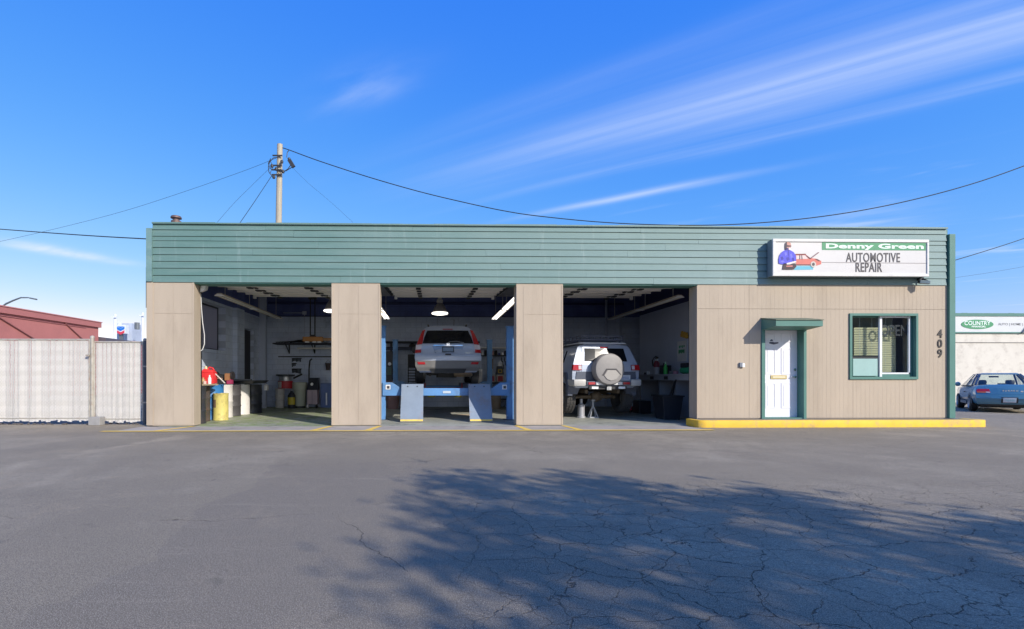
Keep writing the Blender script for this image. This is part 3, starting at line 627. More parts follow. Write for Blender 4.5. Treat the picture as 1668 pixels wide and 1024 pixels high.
for (x, y, w, h, cc) in ((300, 350, 50, 60, (112, 112, 226)), (400, 380, 50, 80, (112, 112, 226)), (235, 430, 50, 60, (48, 46, 150)), (330, 440, 70, 60, (52, 50, 158)), (225, 500, 80, 30, (112, 112, 226)), (440, 450, 40, 40, (48, 46, 150)), (366, 310, 18, 120, (52, 50, 158))):
    art('picture_shirt', [(x, y), (x+w*.7, y-h*.2), (x+w, y+h*.6), (x+w*.3, y+h)], cc, 9)
art('picture_man', [(340, 540), (500, 500), (525, 520), (400, 562), (345, 565)], (226, 214, 206), 10)
art('picture_head', [(315, 210), (325, 170), (370, 155), (415, 175), (425, 225), (412, 275), (395, 305), (350, 300), (325, 265)], (196, 142, 128), 8)
art('picture_head', [(312, 220), (318, 172), (345, 158), (350, 200), (345, 260), (330, 300), (315, 285)], (70, 56, 66), 9)
art('picture_head', [(345, 215), (425, 222), (425, 240), (350, 245)], (58, 46, 58), 9); art('picture_head', [(335, 262), (375, 262), (370, 305), (325, 310)], (60, 60, 120), 9)
art('picture_head', [(380, 262), (412, 262), (408, 300), (385, 300)], (232, 228, 226), 9)
# security camera under the sign's right end, with bracket
c = at(1503, 457, -.12); sc_ = empty('security_camera', c, label='small camera on a bracket under the right end of the sign', cat='camera')
m = MB(); m.box(c.x-.05, c.x+.05, -.10, -.03, c.z+.02, c.z+.08); m.bar((c.x+.02, -.1, c.z+.05), (c.x+.07, -.18, c.z-.02), .03, .03); m.build('bracket', DARK, sc_)
m = MB(); m.bar((c.x-.09, -.13, c.z-.03), (c.x+.07, -.22, c.z-.06), .09, .075); m.build('housing', mat('camera body', S(120, 136, 140), .5), sc_, bevel=.012)
m = MB(); m.cyl((c.x-.095, -.127, c.z-.029), (c.x-.11, -.118, c.z-.026), .028, 12); m.build('lens', BLACK, sc_)
# floodlight with cable on the left jamb
c = at(333, 470, .35); fl = empty('floodlight', c, label='white floodlight with loose cable at top left of the first bay', cat='floodlight')
m = MB(); m.hexa([(c.x-.06, .25, c.z-.1), (c.x+.08, .22, c.z-.06), (c.x+.08, .34, c.z-.04), (c.x-.06, .38, c.z-.08), (c.x-.06, .28, c.z+.1), (c.x+.09, .25, c.z+.07), (c.x+.09, .36, c.z+.06), (c.x-.06, .4, c.z+.1)]); m.build('housing', mat('lamp white', S(205, 203, 196), .5), fl, bevel=.01)
m = MB(); m.hexa([(c.x-.03, .236, c.z-.07), (c.x+.06, .215, c.z-.045), (c.x+.06, .225, c.z-.045), (c.x-.03, .245, c.z-.07), (c.x-.03, .262, c.z+.07), (c.x+.07, .242, c.z+.05), (c.x+.07, .252, c.z+.05), (c.x-.03, .272, c.z+.07)]); m.build('lens', mat('lamp lens', S(235, 235, 230), .2), fl)
m = MB(); pts = [at(327, 478, .36), at(328, 500, .37), at(330, 525, .38), at(333, 545, .38), at(333, 560, .38), at(330, 569, .37), at(326, 572, .36)]; m.tube(pts, .011, 6); m.build('cable', mat('white cable', S(200, 200, 198), .5), fl, smooth=True)
# blinds and OPEN lettering in the office window
BL = mat('cream blind slats', S(236, 224, 184), .6, .1, 3)
bl = empty('window_blind', (px_x(1410, .3), .3, 1.2), label='cream slatted blind behind the office window glass', cat='blind')
def slats(x0, x1, ya, yb, sl, Y):
    n = 14
    za, zb = at(1420, ya, Y).z, at(1420, yb, Y).z; n = int((za-zb)/.052)
    me = None
    for k in range(n):
        z = zb+(za-zb)*(k+.5)/n; m = MB(); xx = x1-(0 if k < n-3 else (k-n+3)*sl)
        m.hexa([(x0, Y+.008, z-.023), (xx, Y+.008, z-.023), (xx, Y-.008, z+.023), (x0, Y-.008, z+.023), (x0, Y+.011, z-.023), (xx, Y+.011, z-.023), (xx, Y-.005, z+.023), (x0, Y-.005, z+.023)])
        m.build('slat', BL, bl)
slats(px_x(1391, .3), px_x(1430, .3), 533, 579, 0, .3); slats(px_x(1436, .3), px_x(1459, .3), 530, 606, 0, .3)
m = MB(); 
for x in (px_x(1400, .3), px_x(1420, .3), px_x(1442, .3), px_x(1453, .3)): m.cyl((x, .3, at(1420, 606 if x > px_x(1432, .3) else 579, .3).z), (x, .3, 2.6), .004, 5)
m.build('cord', WHITE, bl)
c = at(1456, 539, .14); op = text('OPEN', .36, mat('open lettering', S(70, 66, 70), .4), 'lettering', None, (0, 0, 0), sx=.72, bold=.006, depth=.005)
op.name = 'open_sign'; op.location = (c.x, .13, c.z); tag(op, 'OPEN lettering hanging inside the office window', 'sign')
# desk and chair shapes inside the office
ds = empty('office_desk', (10.9, 1.8, .15), label='dark desk standing behind the right pane of the office window', cat='desk')
DW = mat('dark laminate', S(70, 66, 66), .5); m = MB(); m.box(10.5, 11.8, 1.5, 2.1, .85, .89); m.build('desk_top', DW, ds)
for x in (10.55, 11.7): MB().box(x, x+.05, 1.55, 2.05, .15, .85).build('side_panel', DW, ds)
mo = empty('monitor', (11.0, 1.7, .89), label='pale monitor on the desk behind the office glass', cat='monitor')
MB().box(10.75, 11.25, 1.7, 1.74, 1.0, 1.36).build('screen', mat('pale plastic', S(170, 176, 184), .4), mo, bevel=.01); MB().box(10.9, 11.1, 1.65, 1.8, .89, 1.0).build('stand', DW, mo)
# ---------------------------------------------------------------- slatted chain-link fence
SLAT = mat('white privacy slat', S(212, 207, 199), .6, .06, 5, dirt=S(186, 178, 166), dscale=2, damt=.4)
GALV = mat('weathered fence pipe', S(172, 166, 154), .6, .2, 8, dirt=S(140, 96, 66), dscale=5, damt=.6, metal=.1)
WIRE = mat('chain link wire', S(196, 194, 190), .5, .1, 8, metal=.2)
FY = .55
def panel(name, label, x0, x1, z0, z1, cat, pitch=.055):
    root = empty(name, ((x0+x1)/2, FY, 0), label=label, cat=cat)
    fm = MB(); r_ = .021
    fm.cyl((x0, FY, z1+.01), (x1, FY, z1-.0+.01), r_, 8); fm.cyl((x0, FY, z0+.06), (x1, FY, z0+.06), r_*.6, 8); fm.cyl((x0, FY, z0), (x0, FY, z1+.03), r_, 8); fm.cyl((x1, FY, z0), (x1, FY, z1+.03), r_, 8)
    fm.build('frame', GALV, root, smooth=True)
    sm_ = MB(); n = 16
    for k in range(n):
        a = k/n; b = (k+1)/n; wa = .004*math.sin(k*math.pi); 
        ya, yb = (.005 if k % 2 else -.005), (-.005 if k % 2 else .005)
        sm_.hexa([(-pitch*.485, ya-.002, a), (pitch*.485, ya-.002, a), (pitch*.485, ya+.002, a), (-pitch*.485, ya+.002, a), (-pitch*.485, yb-.002, b), (pitch*.485, yb-.002, b), (pitch*.485, yb+.002, b), (-pitch*.485, yb+.002, b)])
    me = sm_.mesh('slat', SLAT)
    k = 0; x = x0+.03+pitch/2
    while x < x1-.03:
        lo = z0+random.uniform(-.03, .02); hi = z1-.01+random.uniform(-.012, .012)
        share('slat', me, root, (x, FY+.004, lo), (0, random.uniform(-.004, .004), random.uniform(-.25, .25)), (1, 1, hi-lo)); x += pitch
    wmn = MB(); h = z1-z0; p_ = .075; k = 0
    def seg(a, b): wmn.bar((a[0], FY-.012, a[1]), (b[0], FY-.012, b[1]), .0026, .0026, up=(0, 1, 0))
    t = x0-h
    while t < x1:
        for sgn in (1, -1):
            pa, pb = (t, z0 if sgn > 0 else z1), (t+h, z1 if sgn > 0 else z0)
            if pa[0] < x0: f = (x0-pa[0])/h; pa = (x0, pa[1]+(pb[1]-pa[1])*f)
            if pb[0] > x1: f = (x1-pa[0])/(pb[0]-pa[0]) if pb[0] > pa[0] else 0; pb = (x1, pa[1]+(pb[1]-pa[1])*f)
            if pb[0]-pa[0] > .01: seg(pa, pb)
        t += p_
    tag(wmn.build('chain_link', WIRE, root), kind='stuff'); return root
xg0, xg1, xs0, xs1 = -11.9, at(146, 600, FY).x, at(154, 600, FY).x, at(233, 600, FY).x
panel('slatted_gate', 'wide chain-link gate filled with white slats beside the narrow panel', xg0, xg1, .09, 1.985, 'gate')
panel('slatted_fence', 'narrow chain-link fence panel with white slats against the tan pillar', xs0, xs1, .07, 1.93, 'fence', .05)
for px, lab, rr, mt, h in ((150.5, 'rusty grey gate post between the two slatted panels', .045, GALV, 2.06), (236.3, 'dark fence post beside the tan building corner', .04, mat('dark post paint', S(74, 80, 88), .5), 2.0)):
    x = at(px, 600, FY).x; po = empty('fence_post', (x, FY, 0), label=lab, cat='post')
    MB().cyl((x, FY, 0), (x, FY, h), rr, 10).build('pipe', mt, po, smooth=True)
    MB().lathe((x, FY, 0), [(.001, h+.035), (rr*.7, h+.025), (rr*1.1, h), (rr*1.1, h-.03)], 10).build('cap', GALV, po, smooth=True)
    for z in (.5, 1.35): MB().cyl((x, FY, z), (x, FY, z+.035), rr*1.25, 10).build('clamp', GALV, po)
    if px < 200:
        MB().box(x-.1, x-.03, FY-.09, FY-.04, 1.60, 1.64).build('latch', GALV, po)
cb_ = MB(); c = at(158.5, 684, FY-.12); cb_.box(c.x-.13, c.x+.13, FY-.24, FY-.04, .001, .19)
tag(cb_.build('concrete_block', mat('block concrete', S(150, 148, 146), .9, .15, 9, .5, 60), bevel=.01), 'grey concrete block at the foot of the gate post', 'block')
# rubble under the gate
rk = MB()
for k in range(150):
    x = random.uniform(-11.8, xs1); y = FY+random.uniform(-.06, .14); s_ = random.uniform(.012, .04)
    rk.lathe((x, y, s_*.4), [(.001, -s_*.6), (s_*random.uniform(.7, 1.2), -s_*.2), (s_*random.uniform(.6, 1.1), s_*.3), (.001, s_*.6)], 6)
tag(rk.build('gravel', mat('dark rubble', S(96, 88, 80), .9, .4, 20)), 'dark rubble and litter along the foot of the fence', kind='stuff')
# ---------------------------------------------------------------- red building behind the fence
RB = mat('red painted block', S(178, 112, 106), .85, .08, .8, .3, 30, dirt=S(160, 100, 96), dscale=.7, damt=.5); RB2 = mat('red roof edge', S(172, 108, 104), .8, .06, 2); RDK = mat('dark gutter', S(88, 84, 92), .6)
rx = -21.3; rb = empty('red_building', (rx-5, 18, 0), label='long red painted building behind the white slatted fence', cat='building')
yA, yB = 8, 21.2; zR = 4.62
m = MB(); m.box(rx-9, rx, yA, yB, 0, zR-.32); m.build('wall', RB, rb)
m = MB(); m.box(rx-9, rx+.12, yA-.1, yB+.12, zR-.318, zR); m.build('parapet', RB2, rb)
MB().box(rx-9, rx+.16, yA-.1, yB+.16, zR+.001, zR+.05).build('coping', mat('coping pink', S(190, 128, 124), .8), rb)
m = MB(); m.box(rx-9, rx-.05, yB+.001, 34, 0, 3.45); m.build('rear_wall', RB, rb)
m = MB(); m.prism([(rx-.5, 3.451), (rx+.35, 3.46), (rx+.35, 3.66), (rx-.5, 3.78)], 'Y', yB+.17, 34.2); m.build('eave', RDK, rb)
MB().box(rx-.06, rx+.32, 24.6, 25.6, 0, 3.7).build('buttress', RB2, rb)
m = MB(); m.cyl((rx+.02, 9, zR-.45), (rx+.02, 20, zR-.45), .025, 6); m.build('conduit', RB2, rb)
# dark tubes modelled in place of the overhead wires' shadows on the wall
for (a, b) in (((rx+.05, 13.2, 4.3), (rx+.05, 18.8, 2.0)), ((rx+.05, 18.2, 4.28), (rx+.05, 20.3, 3.1))):
    m = MB(); m.tube([a, b], .035, 6); m.build('wire_shadow', mat('wire shadow red', S(136, 84, 82), .8), rb)
# street lamp beyond
def atd(px, py, depth):
    c, s = math.cos(YAW), math.sin(YAW); l = (px-CX)/FPX
    return Vector(((c*l+s)*depth, -DIST+(-s*l+c)*depth, CAMH+(CY-py)/FPX*depth))
GP = mat('lamp post grey', S(112, 118, 124), .5, metal=.4)
def streetlamp(label, pts, head, depth):
    base = atd(pts[0][0], pts[0][1], depth); base.z = 0; o = empty('street_lamp', base, label=label, cat='street lamp')
    q = [atd(x, y, depth) for x, y in pts]; m = MB(); m.tube([base]+q, .10, 8, .045); m.build('pole', GP, o, smooth=True)
    a, b = atd(head[0], head[1], depth), atd(head[2], head[3], depth); MB().bar(a, b, .3, .13).build('head', GP, o, bevel=.03)
streetlamp('grey street lamp arching over the red building roof', [(2, 500), (10, 494.5), (22, 489), (34, 484.5), (46, 484.5), (52, 486)], (50, 485.5, 59, 487.3), 46)
# ---------------------------------------------------------------- far filling-station sign and mast
fs = atd(195, 560, 62); fs.z = 0
st = empty('station_sign', fs, label='distant white sign with blue and red chevrons behind the red building', cat='sign')
FW = mat('far white panel', S(214, 220, 230), .6); fz = lambda y: atd(195, y, 62).z; fxp = lambda x: atd(x, 560, 62).x
MB().box(fs.x-.15, fs.x+.15, fs.y+.1, fs.y+.5, 0, fz(540)).build('pole', GP, st)
MB().box(fxp(189.5), fxp(205), fs.y-.1, fs.y+.6, fz(543), fz(529)).build('panel', FW, st)
def chev(name, y0, col):
    xl, xc, xr2 = fxp(191), fxp(197.3), fxp(203.5); a, b, t_ = fz(y0), fz(y0+3.2), fz(y0+4.2)-fz(y0)
    MB().prism([(xl, a), (xc, b), (xr2, a), (xr2, a+t_), (xc, b+t_), (xl, a+t_)], 'Y', fs.y-.13, fs.y-.1).build(name, mat(name, col, .5), st)
chev('blue_chevron', 531.8, S(30, 112, 200)); chev('red_chevron', 537.6, S(200, 60, 80))
MB().prism([(fxp(192), fz(531.5)), (fxp(202.8), fz(531.5)), (fxp(197.3), fz(534.5))], 'Y', fs.y-.128, fs.y-.1).build('blue_wedge', MATS['blue_chevron'], st)
m = MB(); m.box(fxp(178.5), fxp(203), fs.y+1.5, fs.y+4, 0, fz(524)); m2 = tag(m.build('far_block', mat('far grey building', S(176, 186, 202), .8, .2, .6)), 'pale grey distant block behind the chevron sign', 'building')
m = MB(); m.box(fxp(180), fxp(186), fs.y+1.48, fs.y+1.5, fz(535), fz(521)); m.build('roof_unit', FW, m2)
for px, top, lab in ((187.8, 511.5, 'slim distant pole beside the chevron sign'), (232.5, 509, 'slim distant pole next to the tan building corner')):
    b = atd(px, 560, 60); b.z = 0; o = empty('distant_pole', b, label=lab, cat='pole'); zt = atd(px, top, 60).z; MB().cyl(b, (b.x, b.y, zt), .22, 8, .16).build('pole', FW, o)
    MB().box(b.x-.28, b.x+.28, b.y-.3, b.y-.22, zt-.45, zt-.3).build('bracket', FW, o)
    if px > 200: MB().cyl((b.x-.55, b.y-.2, zt-2.0), (b.x-.55, b.y-.2, zt-1.2), .28, 10).build('transformer', GP, o)
# ---------------------------------------------------------------- utility pole and wires
pd = 27.5; pb = atd(449.5, 600, pd); pb.z = 0; ptop = atd(456, 235, pd)
up = empty('utility_pole', pb, label='tall weathered wooden utility pole rising behind the roof', cat='utility pole')
MB().cyl(pb, ptop, .20, 14, .145).build('pole', mat('pole wood', S(176, 166, 146), .9, .25, 4, .5, 30, stretch=(4, 4, .25)), up, smooth=True)
def pp_(px, py, d=pd): return atd(px, py, d)
def pole_at(py): f = (615-py)/380.0; return pp_(449.5+(456-449.5)*max(0, f-.35)/.65*1.0 if False else 450.6+(456-450.6)*(363-py)/128.0, py)
HW = mat('pole hardware', (.03, .03, .034), .5)
m = MB()
for y in (256, 272, 279, 287): 
    q = pole_at(y); m.box(q.x-.30, q.x+.22, q.y-.26, q.y-.19, q.z-.03, q.z+.03)
m.build('bracket', HW, up)
for (x, y) in ((450, 275), (446, 288), (459, 263), (461, 279), (443, 270)):
    q = pp_(x, y, pd-.25); MB().lathe(q, [(.001, -.1), (.07, -.08), (.09, 0), (.06, .08), (.001, .1)], 10).build('insulator', HW, up, smooth=True)
q = pp_(474.5, 266, pd-.3); m = MB(); m.bar(pp_(471, 260, pd-.3), pp_(478.5, 272, pd-.3), .14, .2); m.cyl(pp_(470.5, 257, pd-.3), pp_(471.5, 261, pd-.3), .08, 8); m.build('splice_case', HW, up, bevel=.02)
def wloop(pts, r=.022): m = MB(); m.tube([pp_(x, y, pd-.28) for x, y in pts], r, 5); m.build('jumper_cable', HW, up)
wloop([(452, 256), (445, 257), (439, 264), (437, 272), (438, 280), (441, 284)]); wloop([(441, 258), (437, 266), (440, 274), (446, 277), (451, 276)]); wloop([(455, 278), (463, 279), (469, 275), (474, 268)]); wloop([(467, 256), (468, 248), (471, 244)]); wloop([(456, 280), (466, 278), (476, 272)]); wloop([(444, 288), (440, 282), (445, 270), (440, 262), (447, 256)], .018)
WR = mat('overhead wire', (.018, .018, .02), .6)
def wire(label, pts, r, d0, d1):
    n = len(pts); x0, x1 = pts[0][0], pts[-1][0]; q = [atd(x, y, d0+(d1-d0)*(x-x0)/(x1-x0)) for x, y in pts]
    # smooth with Catmull-Rom
    out = []
    for i in range(n-1):
        a, b, c, d = q[max(0, i-1)], q[i], q[i+1], q[min(n-1, i+2)]
        for k in range(5):
            t = k/5; out.append(.5*((2*b)+(c-a)*t+(2*a-5*b+4*c-d)*t*t+(3*b-a-3*c+d)*t**3))
    out.append(q[-1]); m = MB(); m.tube(out, r, 5); o = m.build('overhead_wire', WR, origin=out[0]); return tag(o, label, 'wire', 'overhead wires')
wire('thick black wire sagging from the pole top over the roof to the right', [(458, 240), (471, 244), (520, 262), (600, 288), (680, 311), (750, 328), (820, 343), (880, 352), (985, 362), (1100, 366.5), (1200, 365), (1300, 357), (1400, 343), (1500, 322), (1600, 294), (1700, 258)], .024, pd, 24)
wire('black wire reaching the left building corner from the left edge', [(-60, 369), (0, 373), (80, 379), (160, 384.5), (241, 389)], .014, 17, 12.2)
wire('black wire leaving the right building corner to the upper right', [(1554, 424), (1610, 407), (1668, 388), (1740, 362)], .010, 12.0, 14)
wire('thin wire falling from the pole far out to the left', [(450, 257), (400, 277), (300, 312), (200, 344), (100, 370), (0, 393), (-60, 404)], .009, pd, 34)
wire('thin wire dropping steeply left of the pole', [(444, 284), (430, 305), (410, 335), (390, 364)], .014, pd, 24)
wire('faint wire slanting down left of the pole', [(441, 272), (410, 302), (380, 332), (352, 364)], .007, pd, 26)
wire('faint wire falling to the right of the pole', [(476, 272), (500, 296), (540, 330), (575, 362)], .005, pd, 26)
wire('thin faint wire above the parked blue car', [(1556, 452), (1610, 444), (1668, 434), (1720, 425)], .006, 26, 28)
# ---------------------------------------------------------------- vehicles: helpers (local space: +y forward, rear at y = 0)
def ring_full(h):
    return list(h)+[(-x, y, z) for (x, y, z) in reversed(h[1:-1])]
def loft(mb, rings, cap0=True, cap1=True, cols=9, bulge0=.05, bulge1=.05):
    full = [ring_full(h) for h in rings]; n = len(full[0]); vs = [p for r_ in full for p in r_]
    fs = [(i*n+k, (i+1)*n+k, (i+1)*n+(k+1) % n, i*n+(k+1) % n) for i in range(len(full)-1) for k in range(n)]
    mb.add(vs, fs)
    for do, h, sg_, bl_ in ((cap0, rings[0], -1, bulge0), (cap1, rings[-1], 1, bulge1)):
        if not do: continue
        g_ = [[(x*t, y+sg_*bl_*(1-t*t)*min(1, x*4), z) for t in [(-1+2*c/(cols-1)) for c in range(cols)]] for (x, y, z) in h]
        vs = [p for row in g_ for p in row]
        mb.add(vs, [(j*cols+c, j*cols+c+1, (j+1)*cols+c+1, (j+1)*cols+c) for j in range(len(h)-1) for c in range(cols-1)])
    return mb
def interp(prof, z):
    """prof: list of (z, halfwidth, y) -> halfwidth, y at z"""
    if z <= prof[0][0]: return prof[0][1:]
    for a, b in zip(prof, prof[1:]):
        if z <= b[0]:
            t = (z-a[0])/max(1e-6, b[0]-a[0]); return tuple(a[i]+(b[i]-a[i])*t for i in (1, 2))
    return prof[-1][1:]
class Rear:
    """rear surface of a car; builds thick patches that lie on it"""
    def __init__(s, prof, bulge): s.p = prof; s.b = bulge
    def pt(s, x, z, off=0):
        w, y = interp(s.p, z); w = max(w, .05); t = max(-1, min(1, x/w)); return Vector((x, y-s.b*(1-t*t)-off, z))
    def patch(s, name, pts, material, parent, off=.008, th=.03, smooth=False, sub=3, label=None, bevel=0):
        """pts: outline in (x, z)"""
        q = []
        for i, a in enumerate(pts):
            b = pts[(i+1) % len(pts)]
            for k in range(sub): t = k/sub; q.append((a[0]+(b[0]-a[0])*t, a[1]+(b[1]-a[1])*t))
        n = len(q); m = MB(); cxx = sum(p[0] for p in q)/n; czz = sum(p[1] for p in q)/n
        vs = [s.pt(x, z, off) for x, z in q]+[s.pt(x, z, off-th) for x, z in q]
        mid = [s.pt(cxx+(x-cxx)*.5, czz+(z-czz)*.5, off) for x, z in q]; ce = s.pt(cxx, czz, off)
        vs += mid+[ce]
        fs = [(k, k+n, (k+1) % n+n, (k+1) % n) for k in range(n)]+[(k, (k+1) % n, (k+1) % n+2*n, k+2*n) for k in range(n)]+[(k+2*n, (k+1) % n+2*n, 3*n) for k in range(n)]+[tuple(range(2*n-1, n-1, -1))]
        m.add(vs, fs); return m.build(name, material, parent, local=True, smooth=smooth, label=label)
    def both(s, name, pts, material, parent, **k):
        s.patch(name, pts, material, parent, **k); s.patch(name, [(-x, z) for x, z in reversed(pts)], material, parent, **k)
def wheel(parent, x, y, z, r, w, side, rim=None, knob=0, tilt=0):
    """tyre with tread and a spoked rim; side = +1 right, -1 left"""
    m = MB(); xo = x+side*w/2; xi = x-side*w/2
    pr = [(r*.62, -w/2), (r*.9, -w/2*1.02), (r*.98, -w/2*.86), (r, -w/2*.5), (r, w/2*.5), (r*.98, w/2*.86), (r*.9, w/2*1.02), (r*.62, w/2), (r*.6, w/4), (r*.6, -w/4), (r*.62, -w/2)]
    m.lathe((x, y, z), pr, 32, 'X')
    if knob:
        for k in range(26):
            t = 2*math.pi*k/26
            for xx in (-w*.3, w*.02, w*.33):
                a = t+(.06 if xx > 0 else 0); c, s_ = math.cos(a), math.sin(a)
                m.bar((x+xx, y+c*r*.985, z+s_*r*.985), (x+xx, y+c*(r+.012), z+s_*(r+.012)), w*.24, r*.14, up=(1, 0, 0))
    ty = m.build('wheel', BLACK, parent, local=True, smooth=True)
    m = MB(); rm = r*.62
    m.lathe((x+side*w*.3, y, z), [(.001, side*.02), (rm*.2, side*.02), (rm*.25, 0), (rm*.85, -side*.02), (rm*.95, side*.03), (rm, side*.05), (rm, -side*.2)], 20, 'X'); ri = m.build('rim', rim or STEEL, ty, local=True, smooth=True)
    return ty
CARGLASS = mat('dark privacy glass', (.008, .009, .012), .14, .1, 3, spec=.28)
LRED = mat('tail lamp red', (.42, .012, .018), .12, .1, 8, spec=.6, coat=.5); LCLR = mat('tail lamp clear', (.62, .55, .56), .12, .1, 20, coat=.5); LORG = mat('tail lamp amber', (.62, .16, .02), .15, .1, 10, coat=.5)
PLAST = mat('black car plastic', (.03, .031, .034), .55, .2, 8); GPLAST = mat('grey car plastic', (.13, .135, .14), .6, .15, 6)
PLATE = mat('number plate', S(198, 204, 212), .4, .05, 20); PLATEB = mat('plate print', S(96, 118, 150), .5, .2, 30)
def car_side_glass(parent, segs, material, name='side_window'):
    for pts in segs:
        for s_ in (1, -1):
            q = [Vector((s_*x, y, z)) for x, y, z in pts]; n_ = (q[1]-q[0]).cross(q[2]-q[0]).normalized(); n_ = n_ if n_.x*s_ > 0 else -n_
            m = MB(); k = len(q); m.add([p+n_*.006 for p in q]+[p-n_*.02 for p in q], [tuple(range(k)), tuple(range(2*k-1, k-1, -1))]+[(i, i+k, (i+1) % k+k, (i+1) % k) for i in range(k)]); m.build(name, material, parent, local=True)
# ---------------------------------------------------------------- silver SUV on the lift
LZ = .93
SILV = mat('silver blue paint', S(172, 181, 198), .35, .03, 4, metal=.15, coat=.5)
suv = empty('lifted_suv', (.44, 2.32, LZ), label='silver blue SUV raised on the blue lift in the middle bay', cat='car')
hp = [(0, .30), (.78, .32), (.88, .46), (.915, .74), (.905, .92), (.87, 1.09), (.735, 1.44), (.655, 1.56), (.48, 1.645), (0, 1.665)]
ry = [.16, .10, .05, .03, .11, .14, .40, .50, .56, .58]
def ring(yf, sx=1, zf=None, dx=0):
    return [(x*sx, yf(i), (zf(i, z) if zf else z)) for i, (x, z) in enumerate(hp)]
rings = [ring(lambda i: ry[i]), ring(lambda i: max(.35, ry[i]+.28)), ring(lambda i: 1.2), ring(lambda i: 2.3), ring(lambda i: 2.75, 1, lambda i, z: z if i < 7 else z-.02),
         ring(lambda i: 3.45, 1, lambda i, z: min(z, 1.12+.01*i)), ring(lambda i: 4.15, .96, lambda i, z: min(z, 1.02)), ring(lambda i: 4.45, .86, lambda i, z: min(z, .82)+(.05 if i == 0 else 0))]
m = loft(MB(), rings, bulge0=.07, bulge1=.08); body = m.build('body', SILV, suv, local=True, smooth=42)
rs = Rear([(hp[i][1], hp[i][0], ry[i]) for i in range(1, 10)], .07)
hatch = rs.patch('tailgate', [(-.70, .80), (.70, .80), (.76, .92), (.76, 1.10), (.66, 1.40), (.58, 1.56), (-.58, 1.56), (-.66, 1.40), (-.76, 1.10), (-.76, .92)], SILV, suv, off=.012, th=.03, sub=4)
rs.patch('rear_window', [(-.70, 1.12), (.70, 1.12), (.655, 1.30), (.575, 1.50), (-.575, 1.50), (-.655, 1.30)], CARGLASS, suv, off=.022, th=.02, sub=5)
rs.both('tail_lamp', [(.71, 1.10), (.865, 1.08), (.80, 1.28), (.715, 1.50), (.63, 1.53), (.66, 1.42)], LRED, suv, off=.03, th=.05)
rs.both('tail_lamp', [(.735, .955), (.90, .945), (.88, 1.07), (.715, 1.09)], LCLR, suv, off=.03, th=.05); rs.both('tail_lamp', [(.745, .86), (.905, .85), (.902, .94), (.738, .95)], LRED, suv, off=.031, th=.05)
rs.patch('bumper', [(-.90, .64), (.90, .64), (.915, .72), (.86, .78), (-.86, .78), (-.915, .72)], mat('silver bumper', S(186, 192, 204), .35, .03, 4, metal=.15, coat=.5), suv, off=.055, th=.12, sub=5)
rs.patch('bumper_valance', [(-.84, .36), (.84, .36), (.90, .50), (.905, .635), (-.905, .635), (-.90, .50)], mat('warm grey plastic', (.17, .165, .16), .6, .12, 5), suv, off=.045, th=.12, sub=5)
rs.both('reflector', [(.62, .535), (.82, .535), (.84, .60), (.64, .60)], LRED, suv, off=.055, th=.03)
rs.patch('diffuser', [(-.45, .30), (.45, .30), (.5, .42), (-.5, .42)], PLAST, suv, off=.06, th=.1)
rs.patch('plate_recess', [(-.36, .84), (.36, .84), (.43, 1.04), (-.43, 1.04)], mat('silver recess', S(140, 150, 168), .35, .03, 4, metal=.5), suv, off=.016, th=.02)
pl = rs.patch('number_plate', [(-.165, .87), (.165, .87), (.165, 1.025), (-.165, 1.025)], PLAST, suv, off=.03, th=.02)
rs.patch('plate_face', [(-.14, .89), (.14, .89), (.14, 1.00), (-.14, 1.00)], mat('plate blue tint', S(120, 138, 158), .4, .2, 25), pl, off=.034, th=.003)
rs.patch('chrome_bar', [(-.40, 1.045), (.40, 1.045), (.40, 1.075), (-.40, 1.075)], CHROME, suv, off=.045, th=.04)
bx = rs.pt(0, 1.075, .06); text('H', .10, CHROME, 'badge', suv, bx, local=True, bold=.006, sx=1.1)
bx = rs.pt(.55, .845, .026); text('CR-V', .065, STEEL, 'badge', suv, bx, local=True, bold=.003, sx=1.2)
rs.patch('hatch_handle', [(-.09, .79), (.09, .79), (.07, .83), (-.07, .83)], PLAST, suv, off=.06, th=.05)
m = MB(); m.tube([rs.pt(0, 1.13, .05), rs.pt(.05, 1.16, .05), rs.pt(.25, 1.17, .045), rs.pt(.44, 1.13, .04)], .016, 6); m.build('wiper', GPLAST, suv, local=True)
rs.patch('high_brake_lamp', [(-.14, 1.525), (.14, 1.525), (.14, 1.55), (-.14, 1.55)], LRED, suv, off=.03, th=.02)
for s_ in (1, -1):
    m = MB(); m.tube([(s_*.53, .62, 1.64), (s_*.555, .75, 1.69), (s_*.56, 1.5, 1.715), (s_*.55, 2.3, 1.70), (s_*.53, 2.45, 1.66)], .022, 6); m.build('roof_rail', PLAST, suv, local=True)
    m = MB(); m.lathe((s_*1.0, 2.75, 1.08), [(.001, -.06), (.09, -.05), (.115, 0), (.09, .08), (.001, .1)], 12, 'Y'); m.build('mirror', PLAST, suv, local=True, smooth=True)
m = MB(); m.cyl((.2, 1.0, 1.66), (.2, .85, 1.86), .006, 5); m.build('antenna', BLACK, suv, local=True)
car_side_glass(suv, [[(.862, .55, 1.13), (.862, 1.3, 1.12), (.742, 1.3, 1.44), (.725, .75, 1.46)], [(.866, 1.35, 1.12), (.866, 2.2, 1.11), (.742, 2.2, 1.44), (.742, 1.35, 1.45)], [(.868, 2.25, 1.11), (.868, 3.1, 1.10), (.742, 2.62, 1.43), (.742, 2.25, 1.44)]], CARGLASS)
for y in (.88, 3.5):
    for s_ in (1, -1): wheel(suv, s_*.79, y, .335, .335, .225, s_)
UND = mat('grimy underbody', (.05, .048, .046), .7, .4, 8)
